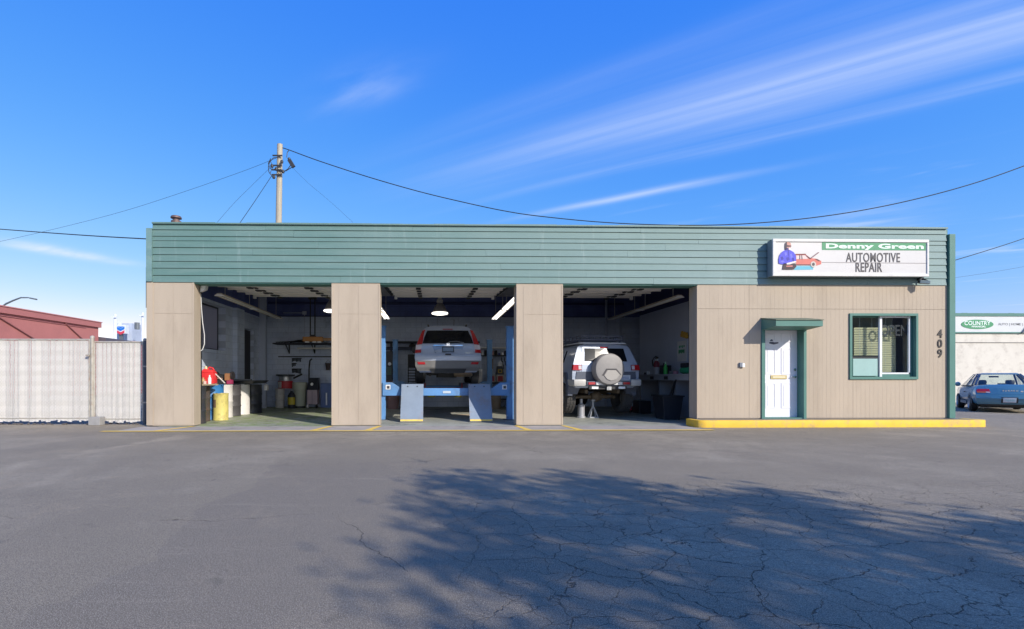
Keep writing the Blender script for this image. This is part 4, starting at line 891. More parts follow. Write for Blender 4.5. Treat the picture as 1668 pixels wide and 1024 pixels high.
m = MB(); m.bar((-.7, .88, .36), (.7, .88, .36), .09, .09); m.bar((-.62, .6, .30), (.62, .6, .30), .06, .05); m.box(-.25, .25, .7, 1.1, .2, .36); m.bar((-.6, 1.1, .28), (.6, .95, .24), .05, .06); m.bar((-.5, .5, .26), (-.5, 2.2, .24), .07, .05); m.bar((.5, .5, .26), (.5, 2.2, .24), .07, .05); m.box(-.3, .3, 1.4, 3.2, .18, .32); m.build('suspension', UND, suv, local=True)
m = MB(); m.lathe((.44, .46, .31), [(.001, -.27), (.09, -.26), (.115, -.2), (.115, .2), (.09, .26), (.001, .27)], 14, 'X'); m.build('muffler', mat('tan exhaust metal', S(150, 132, 112), .45, .2, 6, metal=.6), suv, local=True, smooth=True)
m = MB(); m.tube([(.6, .46, .36), (.68, .3, .34), (.69, .12, .31)], .035, 10); m.build('tail_pipe', DARK, suv, local=True, smooth=True)
# ---------------------------------------------------------------- four-post lift
BLUE = mat('lift blue paint', S(96, 146, 200), .5, .08, 3, .1, 40, dirt=S(96, 92, 92), dscale=2.4, damt=.55)
lift = empty('four_post_lift', (.36, 3.8, 0), label='blue four-post car lift carrying the silver SUV', cat='car lift')
LX0, LX1, LY0, LY1 = -1.29, 2.03, 1.62, 6.3
for (x, y, s_) in ((LX0, LY0, 1), (LX1, LY0, -1), (LX0, LY1, 1), (LX1, LY1, -1)):
    m = MB(); w = .085; m.box(x-s_*w, x-s_*(w-.02), y-w, y+w, 0, 2.42); m.box(x-s_*(w-.02), x+s_*w, y-w, y-w+.02, 0, 2.42); m.box(x-s_*(w-.02), x+s_*w, y+w-.02, y+w, 0, 2.42); m.box(x-.11, x+.11, y-.11, y+.11, 2.42, 2.44)
    p_ = m.build('post', BLUE, lift); MB().box(x-.17, x+.17, y-.17, y+.17, .006, .022).build('base_plate', mat('lift base grey', S(88, 90, 96), .6), p_)
    MB().bar((x+s_*.03, y, .05), (x+s_*.03, y, 2.38), .05, .02).build('latch_ladder', STEEL, p_)
for y in (LY0, LY1):
    m = MB(); m.prism([(LX0+.02, .64), (LX1-.02, .64), (LX1-.02, .98), (LX1-.25, .98), (LX1-.48, .83), (LX0+.48, .83), (LX0+.25, .98), (LX0+.02, .98)], 'Y', y-.13+(.0 if y < 3 else .02), y+.09); cbm = m.build('cross_beam', BLUE, lift, bevel=.006)
    if y < 3:
        for x in (LX0+.16, LX1-.16):
            MB().box(x-.06, x+.06, y-.14, y-.131, .80, .92).build('decal', WHITE, cbm); MB().box(x-.03, x+.04, y-.143, y-.141, .82, .89).build('decal_print', SDARK, cbm)
        MB().box(.28, .48, y-.14, y-.131, .70, .76).build('decal', mat('decal grey', S(190, 200, 210), .5), cbm)
RX = (-.5, 1.21)
for x in RX:
    m = MB(); m.box(x-.27, x+.27, 1.5, 6.15, LZ-.012, LZ-.001); m.box(x-.27, x-.255, 1.5, 6.15, LZ-.12, LZ-.012); m.box(x+.255, x+.27, 1.5, 6.15, LZ-.12, LZ-.012); m.build('runway', mat('runway steel', S(88, 104, 130), .6, .15, 4, metal=.2), lift)
    m = MB(); a, b = Vector((x, 1.44, LZ+.0)), Vector((x, .88, .022)); m.bar(a, b, .56, .022, up=(0, -1, .5)); rp = m.build('ramp', mat('scuffed ramp paint', S(128, 142, 160), .55, .12, 3, .2, 40, dirt=S(140, 122, 112), dscale=1.4, damt=.95), lift)
    d = (b-a).normalized(); q = b-d*.04; up_ = Vector((0, -.82, .58)); 
    m = MB(); nrm = Vector((0, d.z, -d.y)); nrm = -nrm if nrm.y > 0 else nrm; m.bar(b-d*.055+nrm*.0125, b-d*.008+nrm*.0125, .55, .004, up=tuple(nrm)); m.build('ramp_stripe', YELLOW, rp)
    for xx in (-.12, .12): m = MB(); p_ = a+d*.07+Vector((xx, 0, 0)); m.cyl(p_+nrm*.01, p_+nrm*.016, .018, 8); m.build('ramp_hole', BLACK, rp)
# red rolling jack between the runways
rj = empty('rolling_jack', (.36, 4.2, .6), label='red rolling jack with yellow pads hung under the lift runways', cat='jack')
REDM = mat('jack red', S(168, 36, 58), .45, .1, 6); YELM = mat('jack yellow', S(196, 178, 40), .5)
MB().box(-.2, .95, 4.0, 4.4, .62, .80).build('frame', REDM, rj, bevel=.02); MB().box(-.15, .6, 3.96, 3.998, .60, .635).build('lip', mat('jack pink edge', S(220, 140, 132), .5), rj)
for x in (-.02, .8): m = MB(); m.cyl((x, 4.1, .5), (x, 4.1, .619), .12, 14, .09); m.build('pad', YELM, rj, smooth=True)
for x in (-.22, .93): MB().box(x-.02, x+.02, 4.05, 4.35, .78, .93).build('hanger', REDM, rj)
# ---------------------------------------------------------------- off-road wagon with a spare wheel cover
fj = empty('offroad_wagon', (4.60, 1.62, .26), R(7), label='silver off-road wagon with round spare wheel cover in the right bay', cat='car')
FJP = mat('pale silver paint', S(166, 176, 194), .35, .03, 4, metal=.2, coat=.7); FJG = mat('charcoal cladding', S(84, 90, 104), .5, .08, 5); FJW = mat('white roof paint', S(214, 214, 216), .4, .03, 4, coat=.4)
fh = [(0, .57), (.80, .57), (.88, .66), (.93, .80), (.93, 1.02), (.89, 1.22), (.74, 1.62), (.69, 1.69), (.5, 1.735), (0, 1.75)]
fy = [.22, .18, .14, .11, .10, .12, .24, .28, .33, .34]
fring = lambda yf, sx=1, zf=None: [(x*sx, yf(i), (zf(i, z) if zf else z)) for i, (x, z) in enumerate(fh)]
rings = [fring(lambda i: fy[i]), fring(lambda i: fy[i]+.18, 1.01), fring(lambda i: 1.2), fring(lambda i: 2.4), fring(lambda i: 2.62, 1, lambda i, z: z if i < 8 else z-.01), fring(lambda i: 3.05, 1, lambda i, z: min(z, 1.22+.008*i)), fring(lambda i: 3.95, .96, lambda i, z: min(z, 1.17)), fring(lambda i: 4.2, .9, lambda i, z: min(z, 1.05))]
loft(MB(), rings, bulge0=.03, bulge1=.04).build('body', FJP, fj, local=True, smooth=42)
fr_ = Rear([(fh[i][1], fh[i][0], fy[i]) for i in range(1, 10)], .03)
fr_.patch('rear_gate', [(-.66, .70), (.66, .70), (.68, 1.0), (.66, 1.26), (.60, 1.66), (-.60, 1.66), (-.66, 1.26), (-.68, 1.0)], FJP, fj, off=.015, th=.03, sub=4)
fr_.patch('lower_cladding', [(-.80, .72), (.80, .72), (.84, .84), (.82, 1.0), (-.82, 1.0), (-.84, .84)], FJG, fj, off=.022, th=.03, sub=4)
fr_.patch('rear_window', [(-.60, 1.27), (.60, 1.27), (.545, 1.62), (-.545, 1.62)], CARGLASS, fj, off=.022, th=.02, sub=4)
fr_.patch('high_brake_lamp', [(-.11, 1.635), (.11, 1.635), (.11, 1.66), (-.11, 1.66)], LRED, fj, off=.03, th=.03)
m = MB(); loft(m, [[(x, fy[i+6]-.02, z+.012) for i, (x, z) in enumerate(fh[6:])], [(x, 2.5, z+.012) for (x, z) in fh[6:]]], cap0=False, cap1=False) if False else None
m = MB(); m.hexa([(-.70, .27, 1.745), (.70, .27, 1.745), (.66, 2.5, 1.755), (-.66, 2.5, 1.755), (-.62, .30, 1.79), (.62, .30, 1.79), (.58, 2.45, 1.80), (-.58, 2.45, 1.80)]); m.build('roof_panel', FJW, fj, local=True, bevel=.02, smooth=True)
for s_ in (1, -1):
    q = [(.70, 1.04), (.935, 1.04), (.91, 1.18), (.70, 1.18)]; q = q if s_ > 0 else [(-x, z) for x, z in reversed(q)]
    la = fr_.patch('tail_lamp', q, LRED, fj, off=.05, th=.10, label=None)
    q2 = [(.70, 1.06), (.78, 1.06), (.78, 1.16), (.70, 1.16)]; q2 = q2 if s_ > 0 else [(-x, z) for x, z in reversed(q2)]; fr_.patch('reverse_lens', q2, LCLR, la, off=.054, th=.02)
    m = MB(); m.hexa([(s_*.62, -.06, .62), (s_*.93, -.02, .62), (s_*.96, .42, .62), (s_*.7, .42, .62), (s_*.62, -.08, .80), (s_*.94, -.03, .80), (s_*.965, .42, .80), (s_*.7, .42, .80)]); m.build('bumper_end', mat('scuffed silver bumper', S(196, 194, 190), .45, .1, 5, metal=.2), fj, local=True, bevel=.04, smooth=True)
    m = MB(); m.prism([(.30, .36), (.34, .72), (.42, .98), (1.12, 1.0), (1.3, .84), (1.36, .44), (1.24, .44), (1.15, .78), (1.02, .88), (.58, .86), (.48, .72), (.44, .36)], 'X', s_*.84, s_*.975); m.build('wheel_flare', FJG, fj, local=True, bevel=.015, smooth=True)
    m = MB(); m.hexa([(s_*.70, .33, .40), (s_*.97, .33, .40), (s_*.97, .37, .40), (s_*.70, .37, .40), (s_*.62, .25, .64), (s_*.97, .27, .64), (s_*.97, .40, .64), (s_*.62, .40, .64)]); m.build('mud_flap', FJG, fj, local=True)
m = MB(); m.hexa([(-.62, -.07, .64), (.62, -.07, .64), (.62, .2, .64), (-.62, .2, .64), (-.62, -.09, .75), (.62, -.09, .75), (.62, .2, .75), (-.62, .2, .75)]); bpm = m.build('bumper', FJG, fj, local=True, bevel=.02)
m = MB(); m.box(-.36, .36, -.10, -.092, .655, .735); m.build('step_plate', mat('step alloy', S(206, 206, 208), .4, .06, 5, metal=.3), bpm, local=True)
for s_ in (1, -1): m = MB(); m.box(s_*.39, s_*.57, -.10, -.092, .665, .725); m.build('reflector', LRED, bpm, local=True)
m = MB(); m.box(-.52, .52, -.03, .04, .54, .62); hb = m.build('hitch_bar', PLAST, fj, local=True)
m = MB(); m.box(-.06, .06, -.09, -.031, .52, .61); m.cyl((0, -.1, .565), (0, -.088, .565), .03, 10); m.build('hitch', STEEL, hb, local=True)
for s_ in (1, -1): m = MB(); m.box(s_*.28, s_*.46, -.05, -.031, .55, .61); m.build('step_lamp', WHITE, hb, local=True)
COVER = mat('grey spare cover', S(140, 137, 136), .55, .08, 4, dirt=S(118, 116, 115), dscale=3, damt=.5)
m = MB(); r_ = .415; m.lathe((-.03, -.02, 1.06), [(.001, -.20), (r_*.75, -.195), (r_*.93, -.175), (r_, -.13), (r_, .03), (r_*.9, .06), (.001, .06)], 40, 'Y'); cv_ = m.build('spare_wheel_cover', COVER, fj, local=True, smooth=True)
m = MB(); m.prism([(-.26, .90), (-.15, 1.075), (.13, 1.075), (.26, .92), (.22, .92), (.115, 1.035), (-.125, 1.035), (-.21, .90)], 'Y', -.228, -.214); m.build('badge_edge', mat('cover groove', S(70, 68, 72), .6), cv_, local=True)
m = MB(); m.prism([(-.21, .90), (-.125, 1.03), (.115, 1.03), (.22, .92), (.12, .80), (-.02, .76), (-.13, .80)], 'Y', -.236, -.214); m.build('badge_face', mat('cover badge', S(160, 156, 152), .45, .06, 5), cv_, local=True, bevel=.008)
pl = fr_.patch('number_plate', [(.36, .76), (.66, .76), (.66, .91), (.36, .91)], PLATE, fj, off=.045, th=.02); fr_.patch('plate_print', [(.40, .80), (.62, .80), (.62, .87), (.40, .87)], mat('plate print pale', S(168, 178, 200), .5, .3, 40), pl, off=.048, th=.003)
m = MB(); z0, z1 = 1.86, 1.96; y0, y1 = .35, 2.4; w = .60
for z in (z0, z1): m.tube([(-w, y0, z), (w, y0, z), (w, y1, z), (-w, y1, z), (-w, y0, z)], .017, 6)
for k in range(7): x = -w+2*w*k/6; m.cyl((x, y0, z0), (x, y0, z1), .012, 6); m.cyl((x, y1, z0), (x, y1, z1), .012, 6)
for k in range(9): y = y0+(y1-y0)*k/8; m.cyl((-w, y, z0), (w, y, z0), .012, 6); [m.cyl((s_*w, y, z0), (s_*w, y, z1), .012, 6) for s_ in (1, -1)]
for s_ in (1, -1):
    for y in (.5, 1.4, 2.2): m.bar((s_*.58, y, 1.78), (s_*.6, y, z0), .05, .02)
m.build('roof_rack', mat('grey rack tube', S(96, 102, 120), .5, metal=.3), fj, local=True, smooth=True)
car_side_glass(fj, [[(.88, .50, 1.24), (.88, .92, 1.24), (.752, .92, 1.58), (.752, .56, 1.58)], [(.88, 1.12, 1.24), (.88, 1.9, 1.24), (.752, 1.9, 1.58), (.752, 1.12, 1.58)], [(.88, 1.96, 1.24), (.88, 2.7, 1.23), (.752, 2.5, 1.58), (.752, 1.96, 1.58)]], CARGLASS)
m = MB(); m.box(-.895, -.86, .96, 1.1, 1.2, 1.24); m.build('side_trim', FJG, fj, local=True)
SUNTYRE = mat('sunlit tyre rubber', (.055, .052, .05), .8, .3, 8)  # greyer than black rubber: sunlight put into the rear tyre colour
for s_ in (1, -1): wheel(fj, s_*.82, .84, .29, .41, .28, s_, knob=1).data.materials[0] = SUNTYRE
for s_ in (1, -1): wheel(fj, s_*.75, 3.5, .31, .395, .26, s_)
m = MB(); m.cyl((-.62, .88, .31), (.62, .88, .31), .055, 10); m.lathe((.08, .88, .31), [(.001, -.17), (.1, -.14), (.15, 0), (.1, .14), (.001, .17)], 14, 'X'); m.bar((-.45, .3, .47), (-.45, 2.6, .47), .08, .1); m.bar((.45, .3, .47), (.45, 2.6, .47), .08, .1); m.bar((-.55, .72, .3), (-.55, 1.6, .42), .06, .06); m.bar((.55, .72, .3), (.55, 1.6, .42), .06, .06)
m.build('rear_axle', mat('rusty axle', S(104, 92, 76), .7, .3, 6, metal=.2), fj, local=True, smooth=True)
m = MB(); m.tube([(.2, 2.4, .45), (.3, 1.3, .5), (.5, .7, .52), (.55, .15, .45)], .032, 8); m.build('exhaust', DARK, fj, local=True, smooth=True)
def lworld(o, p): return MW[o.name] @ Vector(p)
c = lworld(fj, (-.42, .72, 0)); js_ = empty('bottle_jack', (c.x, c.y, .006), label='silver cylinder jack under the rear axle of the off-road wagon', cat='jack')
MB().lathe((c.x, c.y, 0), [(.001, .006), (.12, .006), (.12, .04), (.095, .05), (.095, .36), (.07, .38), (.045, .39), (.045, .52), (.001, .52)], 18).build('cylinder', mat('jack steel', S(176, 176, 180), .4, .1, 6, metal=.4), js_, smooth=True)
c = lworld(fj, (-.12, .62, 0)); jk = empty('jack_stand', (c.x, c.y, .006), label='triangular grey jack stand beside the silver cylinder jack', cat='jack stand')
JG = mat('stand grey', S(166, 168, 172), .5, .1, 6)
for (dx, dy) in ((-.11, -.1), (.11, -.1), (.11, .1), (-.11, .1)): MB().bar((c.x+dx, c.y+dy, .012), (c.x+dx*.18, c.y+dy*.18, .30), .022, .022).build('leg', JG, jk)
m = MB(); m.bar((c.x-.12, c.y-.11, .02), (c.x+.12, c.y-.11, .02), .025, .025); m.bar((c.x-.12, c.y+.11, .02), (c.x+.12, c.y+.11, .02), .025, .025); m.build('base', JG, jk)
m = MB(); m.cyl((c.x, c.y, .27), (c.x, c.y, .47), .025, 8); m.box(c.x-.05, c.x+.05, c.y-.03, c.y+.03, .47, .5); m.build('saddle', JG, jk)
# ---------------------------------------------------------------- blue coupe parked at the right
EC = Vector((20.05, 5.6, -.13))
cp = empty('blue_coupe', EC, R(-40), label='blue coupe parked before the pale wall at the right edge', cat='car')
BP = mat('metallic blue paint', S(74, 122, 146), .3, .04, 4, metal=.25, coat=.9); BPG = mat('blue grey rocker', S(92, 102, 112), .45, .06, 4, metal=.3)
eh = [(0, .24), (.70, .24), (.80, .34), (.84, .52), (.845, .70), (.82, .86), (.76, .95), (.45, .985), (0, .995)]
ey = [.20, .14, .06, .0, .06, .12, .20, .24, .26]
er = lambda yf, sx=1, zf=None: [(x*sx, yf(i), (zf(i, z) if zf else z)) for i, (x, z) in enumerate(eh)]
rings = [er(lambda i: ey[i], .95), er(lambda i: ey[i]+.18, 1), er(lambda i: .75, 1.0), er(lambda i: 1.2, 1.0, lambda i, z: min(z, .93)), er(lambda i: 2.9, 1.0, lambda i, z: min(z, .92)), er(lambda i: 3.9, .96, lambda i, z: min(z, .84)), er(lambda i: 4.28, .84, lambda i, z: min(z, .62))]
loft(MB(), rings, bulge0=.09, bulge1=.1).build('body', BP, cp, local=True, smooth=45)
es = Rear([(eh[i][1], eh[i][0]*.95, ey[i]) for i in range(1, 9)], .09)
es.patch('bumper', [(-.76, .30), (.76, .30), (.795, .42), (.795, .58), (-.795, .58), (-.795, .42)], BP, cp, off=.035, th=.08, sub=5)
es.patch('bumper_valance', [(-.68, .24), (.68, .24), (.74, .31), (-.74, .31)], PLAST, cp, off=.03, th=.08, sub=4)
es.patch('boot_lid', [(-.52, .66), (.52, .66), (.56, .92), (-.56, .92)], BP, cp, off=.006, th=.02, sub=4)
for s_ in (1, -1):
    f = lambda q: q if s_ > 0 else [(-x, z) for x, z in reversed(q)]
    la = es.patch('tail_lamp', f([(.44, .70), (.76, .70), (.785, .78), (.74, .835), (.47, .835)]), LRED, cp, off=.014, th=.04)
    es.patch('amber_lens', f([(.56, .703), (.765, .703), (.77, .735), (.56, .735)]), LORG, la, off=.018, th=.01); es.patch('reverse_lens', f([(.45, .703), (.555, .703), (.555, .735), (.46, .735)]), LCLR, la, off=.018, th=.01)
pl = es.patch('number_plate', [(-.155, .37), (.155, .37), (.155, .53), (-.155, .53)], PLATE, cp, off=.05, th=.03); es.patch('plate_print', [(-.10, .41), (.12, .41), (.12, .48), (-.10, .48)], mat('plate print teal', S(176, 204, 208), .5, .3, 40), pl, off=.053, th=.003)
es.patch('plate_recess', [(-.20, .35), (.20, .35), (.20, .55), (-.20, .55)], PLAST, cp, off=.040, th=.03)
bx = es.pt(.03, .775, .014); text('SUBARU', .062, CHROME, 'badge', cp, bx, local=True, bold=.002, sx=1.2, space=1.5)
bx = es.pt(.30, .755, .014); m = MB(); m.lathe(bx, [(.001, -.006), (.03, -.004), (.034, 0)], 10, 'Y'); m.build('badge', CHROME, cp, local=True)
# greenhouse: roof, pillars, panes
m = MB(); m.hexa([(-.53, 1.42, 1.345), (.53, 1.42, 1.345), (.53, 2.35, 1.36), (-.53, 2.35, 1.36), (-.46, 1.46, 1.40), (.46, 1.46, 1.40), (.46, 2.3, 1.41), (-.46, 2.3, 1.41)]); m.build('roof', BP, cp, local=True, bevel=.03, smooth=True)
GC = glassmat('car glass', (.86, .92, .88), .05)
PILC = mat('dark blue pillar', S(52, 62, 78), .35, coat=.5)
for s_ in (1, -1):
    m = MB(); m.bar((s_*.70, .80, .95), (s_*.50, 1.46, 1.345), .06, .06); m.bar((s_*.76, .98, .94), (s_*.53, 1.60, 1.34), .04, .10); m.build('rear_pillar', PILC, cp, local=True)
    m = MB(); m.bar((s_*.78, 1.95, .92), (s_*.53, 1.98, 1.345), .035, .06); m.build('door_pillar', PILC, cp, local=True)
    m = MB(); m.bar((s_*.74, 3.05, .92), (s_*.52, 2.33, 1.35), .05, .05); m.build('windscreen_pillar', PILC, cp, local=True)
    m = MB(); m.bar((s_*.80, 1.0, .935), (s_*.79, 3.05, .925), .03, .03); m.build('window_sill', PLAST, cp, local=True)
    m = MB(); m.add([(s_*.79, 1.12, .945), (s_*.79, 1.92, .94), (s_*.545, 1.95, 1.355), (s_*.545, 1.60, 1.355)], [(0, 1, 2, 3)]); m.build('side_window', GC, cp, local=True)
    m = MB(); m.add([(s_*.79, 1.98, .94), (s_*.77, 3.0, .935), (s_*.545, 2.36, 1.355), (s_*.545, 2.0, 1.355)], [(0, 1, 2, 3)]); m.build('side_window', GC, cp, local=True)
    m = MB(); m.lathe((s_*.93, 2.72, .98), [(.001, -.05), (.07, -.045), (.09, 0), (.07, .06), (.001, .08)], 10, 'Y'); m.build('mirror', BP, cp, local=True, smooth=True)
    m = MB(); m.box(s_*.825, s_*.86, 1.45, 2.7, .26, .36); m.build('sill_trim', BPG, cp, local=True)
    m = MB(); m.lathe((s_*.835, .86, .31), [(.355, 0), (.375, s_*.012), (.36, s_*.02), (.30, s_*.015)], 20, 'X', 0, math.pi); m.build('arch_lip', BPG, cp, local=True)
    m = MB(); m.lathe((s_*.828, .86, .31), [(.001, s_*.006), (.345, s_*.006), (.345, -.02*s_)], 24, 'X'); m.build('arch_shade_disc', BLACK, cp, local=True)  # black disc stands in for the shade inside the wheel arch
    m = MB(); m.bar((s_*.862, 1.78, .70), (s_*.862, 1.94, .70), .02, .03); m.build('door_handle', PLAST, cp, local=True)
    wheel(cp, s_*.77, .86, .30, .30, .19, s_, mat('pale alloy', S(190, 190, 186), .4, metal=.3)); wheel(cp, s_*.77, 3.38, .30, .30, .19, s_, MATS['pale alloy'])
    m = MB(); m.lathe((s_*.36, 2.0, 1.06), [(.001, -.09), (.11, -.08), (.13, 0), (.11, .08), (.001, .09)], 12, 'Z'); m.box(s_*.36-.2, s_*.36+.2, 1.95, 2.05, .6, .98); m.build('front_seat', PLAST, cp, local=True, smooth=True)
m = MB(); m.add([(-.69, .84, .96), (.69, .84, .96), (.49, 1.45, 1.36), (-.49, 1.45, 1.36)], [(0, 1, 2, 3)]); m.build('rear_window', GC, cp, local=True)
m = MB(); m.add([(-.72, 3.05, .93), (.72, 3.05, .93), (.51, 2.34, 1.37), (-.51, 2.34, 1.37)], [(0, 1, 2, 3)]); m.build('windscreen', GC, cp, local=True)
m = MB(); m.box(-.13, .13, 2.36, 2.39, 1.24, 1.30); m.build('inner_mirror', PLAST, cp, local=True)
m = MB(); m.box(-.12, .12, .95, 1.0, .985, 1.03); m.build('high_brake_lamp', PLAST, cp, local=True)
m = MB(); m.box(-.68, .68, .95, 3.0, .80, .93); m.build('cabin_floor', PLAST, cp, local=True)
m = MB(); m.cyl((-.45, .12, .23), (-.45, .5, .23), .03, 8); m.box(-.6, .6, .5, 3.8, .16, .24); m.build('underside', UND, cp, local=True)
# ---------------------------------------------------------------- pale commercial building on the right
CB = mat('pale stained wall', S(214, 208, 196), .85, .07, 1.2, .3, 20, dirt=S(150, 138, 126), dscale=2.2, damt=.45)
cby = 13.0; cb0 = at(1520, 600, cby).x; cb = empty('insurance_building', (cb0+8, cby, -.13), label='pale stained wall building with green oval COUNTRY sign', cat='building')
zz = lambda y: at(1610, y, cby).z; xx_ = lambda x: at(x, 540, cby).x
MB().box(cb0, cb0+18, cby+.02, cby+9, -.2, zz(512)).build('wall', CB, cb)
m = MB(); m.box(cb0, cb0+18, cby-.03, cby+.019, zz(540.5), zz(515)); m.build('sign_band', mat('sign band white', S(206, 208, 208), .5, .04, 2), cb)
m = MB(); m.box(cb0, cb0+18, cby-.06, cby+.4, zz(515)+.002, zz(510)); m.build('roof_edge', GREEN2, cb)
m = MB(); m.box(cb0, cb0+18, cby-.05, cby+.018, zz(542.6), zz(540.5)-.002); m.build('trim_rail', GREEN2, cb)
m = MB(); m.box(cb0, cb0+18, cby-.002, cby+.018, zz(558.2), zz(557.2)); m.build('wall_cable', mat('wall seam', S(120, 116, 110), .8), cb)
for px in (1575.5, 1652): MB().box(xx_(px-4), xx_(px+4), cby+.1, cby+.3, zz(510)+.001, zz(509)).build('roof_clip', GREEN2, cb)
oc = at(1592, 528, cby-.04); rw, rh = (xx_(1618)-xx_(1565.5))/2, (zz(520.5)-zz(535.8))/2
ov = MB().prism([(oc.x+rw*math.cos(t*math.pi/16), oc.z+rh*math.sin(t*math.pi/16)) for t in range(32)], 'Y', cby-.045, cby-.032).build('oval_logo', SGREEN, cb)
WL = mat('white lettering', S(230, 240, 234), .5)
text('COUNTRY', .29, WL, 'lettering', ov, (oc.x-.01, cby-.048, oc.z+.05), sx=.95, bold=.003, depth=.002); text('FINANCIAL', .115, WL, 'lettering', ov, (oc.x+.06, cby-.048, oc.z-.115), sx=1.15, bold=.004, depth=.002, space=1.1)
text('AUTO | HOME | L', .165, mat('grey lettering', S(110, 112, 116), .5), 'lettering', cb, (xx_(1624.5), cby-.034, zz(528)), sx=1.1, bold=.001, depth=.002, align='LEFT')
gu = MB(); gu.bar((xx_(1662), cby-.1, zz(542)), (xx_(1673), cby-.1, zz(528)), .05, .05); gu.build('sign_strut', GP, cb)
# ---------------------------------------------------------------- garage contents: drums along the left wall
def drum(label, x, y, r, h, mt, ribs=2, group='drums along the left wall', name='oil_drum', dent=0, lid=None):
    o = empty(name, (x, y, .006), label=label, cat='drum'); pr = [(.001, .006), (r*.98, .006), (r*1.02, .012), (r*1.02, .03), (r, .04)]
    for k in range(ribs):
        z = h*(k+1)/(ribs+1); pr += [(r, z-.03), (r*1.035, z-.012), (r*1.035, z+.012), (r, z+.03)]
    pr += [(r, h-.04), (r*1.02, h-.03), (r*1.025, h), (r*.98, h), (r*.97, h-.018)]
    MB().lathe((x, y, 0), pr, 28).build('shell', mt, o, smooth=50)
    MB().lathe((x, y, 0), [(r*.97, h-.017), (.001, h-.015)], 28).build('lid', lid or mt, o)
    for dx, dy, rr in ((r*.6, 0, .035), (-r*.6, .02, .022)): MB().cyl((x+dx, y+dy, h-.014), (x+dx, y+dy, h+.006), rr, 10).build('bung', lid or DARK, o)
    return o
DRK = mat('dark drum steel', S(62, 64, 70), .5, .2, 4, metal=.2, dirt=S(96, 72, 56), dscale=4, damt=.5); WPL = mat('white plastic drum', S(214, 210, 206), .5, .06, 3, dirt=S(170, 164, 156), dscale=3, damt=.5)
BLD = mat('blue drum paint', S(52, 118, 178), .45, .08, 4); YLD = mat('yellow drum paint', S(206, 192, 112), .55, .1, 4, dirt=S(122, 104, 72), dscale=5, damt=.8); BKD = mat('black drum paint', S(40, 43, 50), .4, .15, 4)
drum('dark steel drum nearest the left pillar, partly hidden by it', -5.72, .70, .29, .90, DRK)
drum('dark rust-marked drum beside the blue drum', -5.89, 1.32, .29, .89, mat('rusty drum steel', S(74, 68, 66), .6, .3, 4, dirt=S(110, 78, 58), dscale=3, damt=.7))
drum('bright blue drum behind the small yellow drum', -5.80, 1.93, .29, .92, BLD)
yd = drum('small yellow drum standing in front of the blue drum', at(362, 680, 1.75).x, 1.66, .185, .70, YLD, 0)
m = MB(); cxx, cyy = at(362, 680, 1.75).x, 1.66
m.lathe((cxx, cyy, 0), [(.188, .34), (.188, .54)], 8, 'Z', R(205), R(255)); m.build('label', mat('brown label', S(124, 102, 84), .7), yd)
drum('white plastic drum right of the blue drum', -5.80, 2.53, .29, .91, WPL, 1)
drum('dark ribbed steel drum between the two white drums', -5.80, 3.13, .29, .90, mat('grey black drum', S(72, 70, 72), .5, .15, 4))
drum('white plastic drum left of the black drum', -5.76, 3.73, .29, .90, WPL, 0)
drum('black ribbed drum at the far end of the drum row', -5.60, 4.33, .29, .89, BKD)
# things on the drums
o = empty('plank', (-5.75, 1.0, .91), label='short wooden plank laid across the first two drums', cat='plank'); MB().box(-5.95, -5.45, .55, 1.5, .912, .945).build('board', WOOD, o)
gx, gy = -5.72, 1.55
RC = mat('red fuel can plastic', S(226, 58, 62), .4, .06, 5)
gc = empty('fuel_can', (gx, gy, .945), label='red plastic fuel can standing on the drums', cat='fuel can')
m = MB(); w, d, h = .17, .13, .40
m.hexa([(gx-w, gy-d, .948), (gx+w, gy-d, .948), (gx+w, gy+d, .948), (gx-w, gy+d, .948), (gx-w, gy-d, .948+.28), (gx+w, gy-d, .948+.28), (gx+w, gy+d, .948+.28), (gx-w, gy+d, .948+.28)])
m.hexa([(gx-w, gy-d, 1.228), (gx+w, gy-d, 1.228), (gx+w, gy+d, 1.228), (gx-w, gy+d, 1.228), (gx-w*.5, gy-d*.8, 1.33), (gx+w*.72, gy-d*.8, 1.30), (gx+w*.72, gy+d*.8, 1.30), (gx-w*.5, gy+d*.8, 1.33)]); m.build('body', RC, gc, bevel=.02, smooth=True)
m = MB(); m.tube([(gx-.02, gy, 1.31), (gx+.02, gy, 1.37), (gx+.11, gy, 1.345), (gx+.14, gy, 1.29)], .018, 8); m.build('handle', RC, gc, smooth=True)
MB().cyl((gx-.06, gy, 1.32), (gx-.07, gy, 1.39), .032, 12).build('cap', mat('cream cap', S(222, 206, 160), .5), gc, smooth=True)
m = MB(); m.tube([(gx+.17, gy, 1.2), (gx+.25, gy+.1, 1.08), (gx+.33, gy+.2, .96)], .016, 8); m.build('spout', WPL, gc, smooth=True)
o = empty('funnel', (-5.62, .8, .945), label='grey funnel and small jars on the plank by the pillar', cat='funnel'); m = MB(); m.lathe((-5.62, .75, 0), [(.012, .95), (.015, 1.03), (.07, 1.13), (.075, 1.15)], 14); m.build('cone', mat('pale funnel', S(190, 186, 178), .5), o, smooth=True); MB().cyl((-5.55, .95, .946), (-5.55, .95, 1.02), .04, 12).build('jar', mat('jar pink', S(206, 180, 172), .4), o)
o = empty('bench_grinder', (-5.72, 2.6, .91), label='black bench grinder with orange guard on top of the white drum', cat='tool')
m = MB(); m.cyl((-5.95, 2.6, 1.12), (-5.6, 2.6, 1.12), .075, 14); m.box(-5.9, -5.62, 2.52, 2.68, .93, 1.06); m.build('motor', DARK, o, smooth=True)
for x in (-5.99, -5.56): MB().cyl((x, 2.6, 1.15), (x+.06, 2.6, 1.15), .12, 18).build('wheel_guard', mat('dark guard', S(44, 40, 42), .5), o, smooth=True)
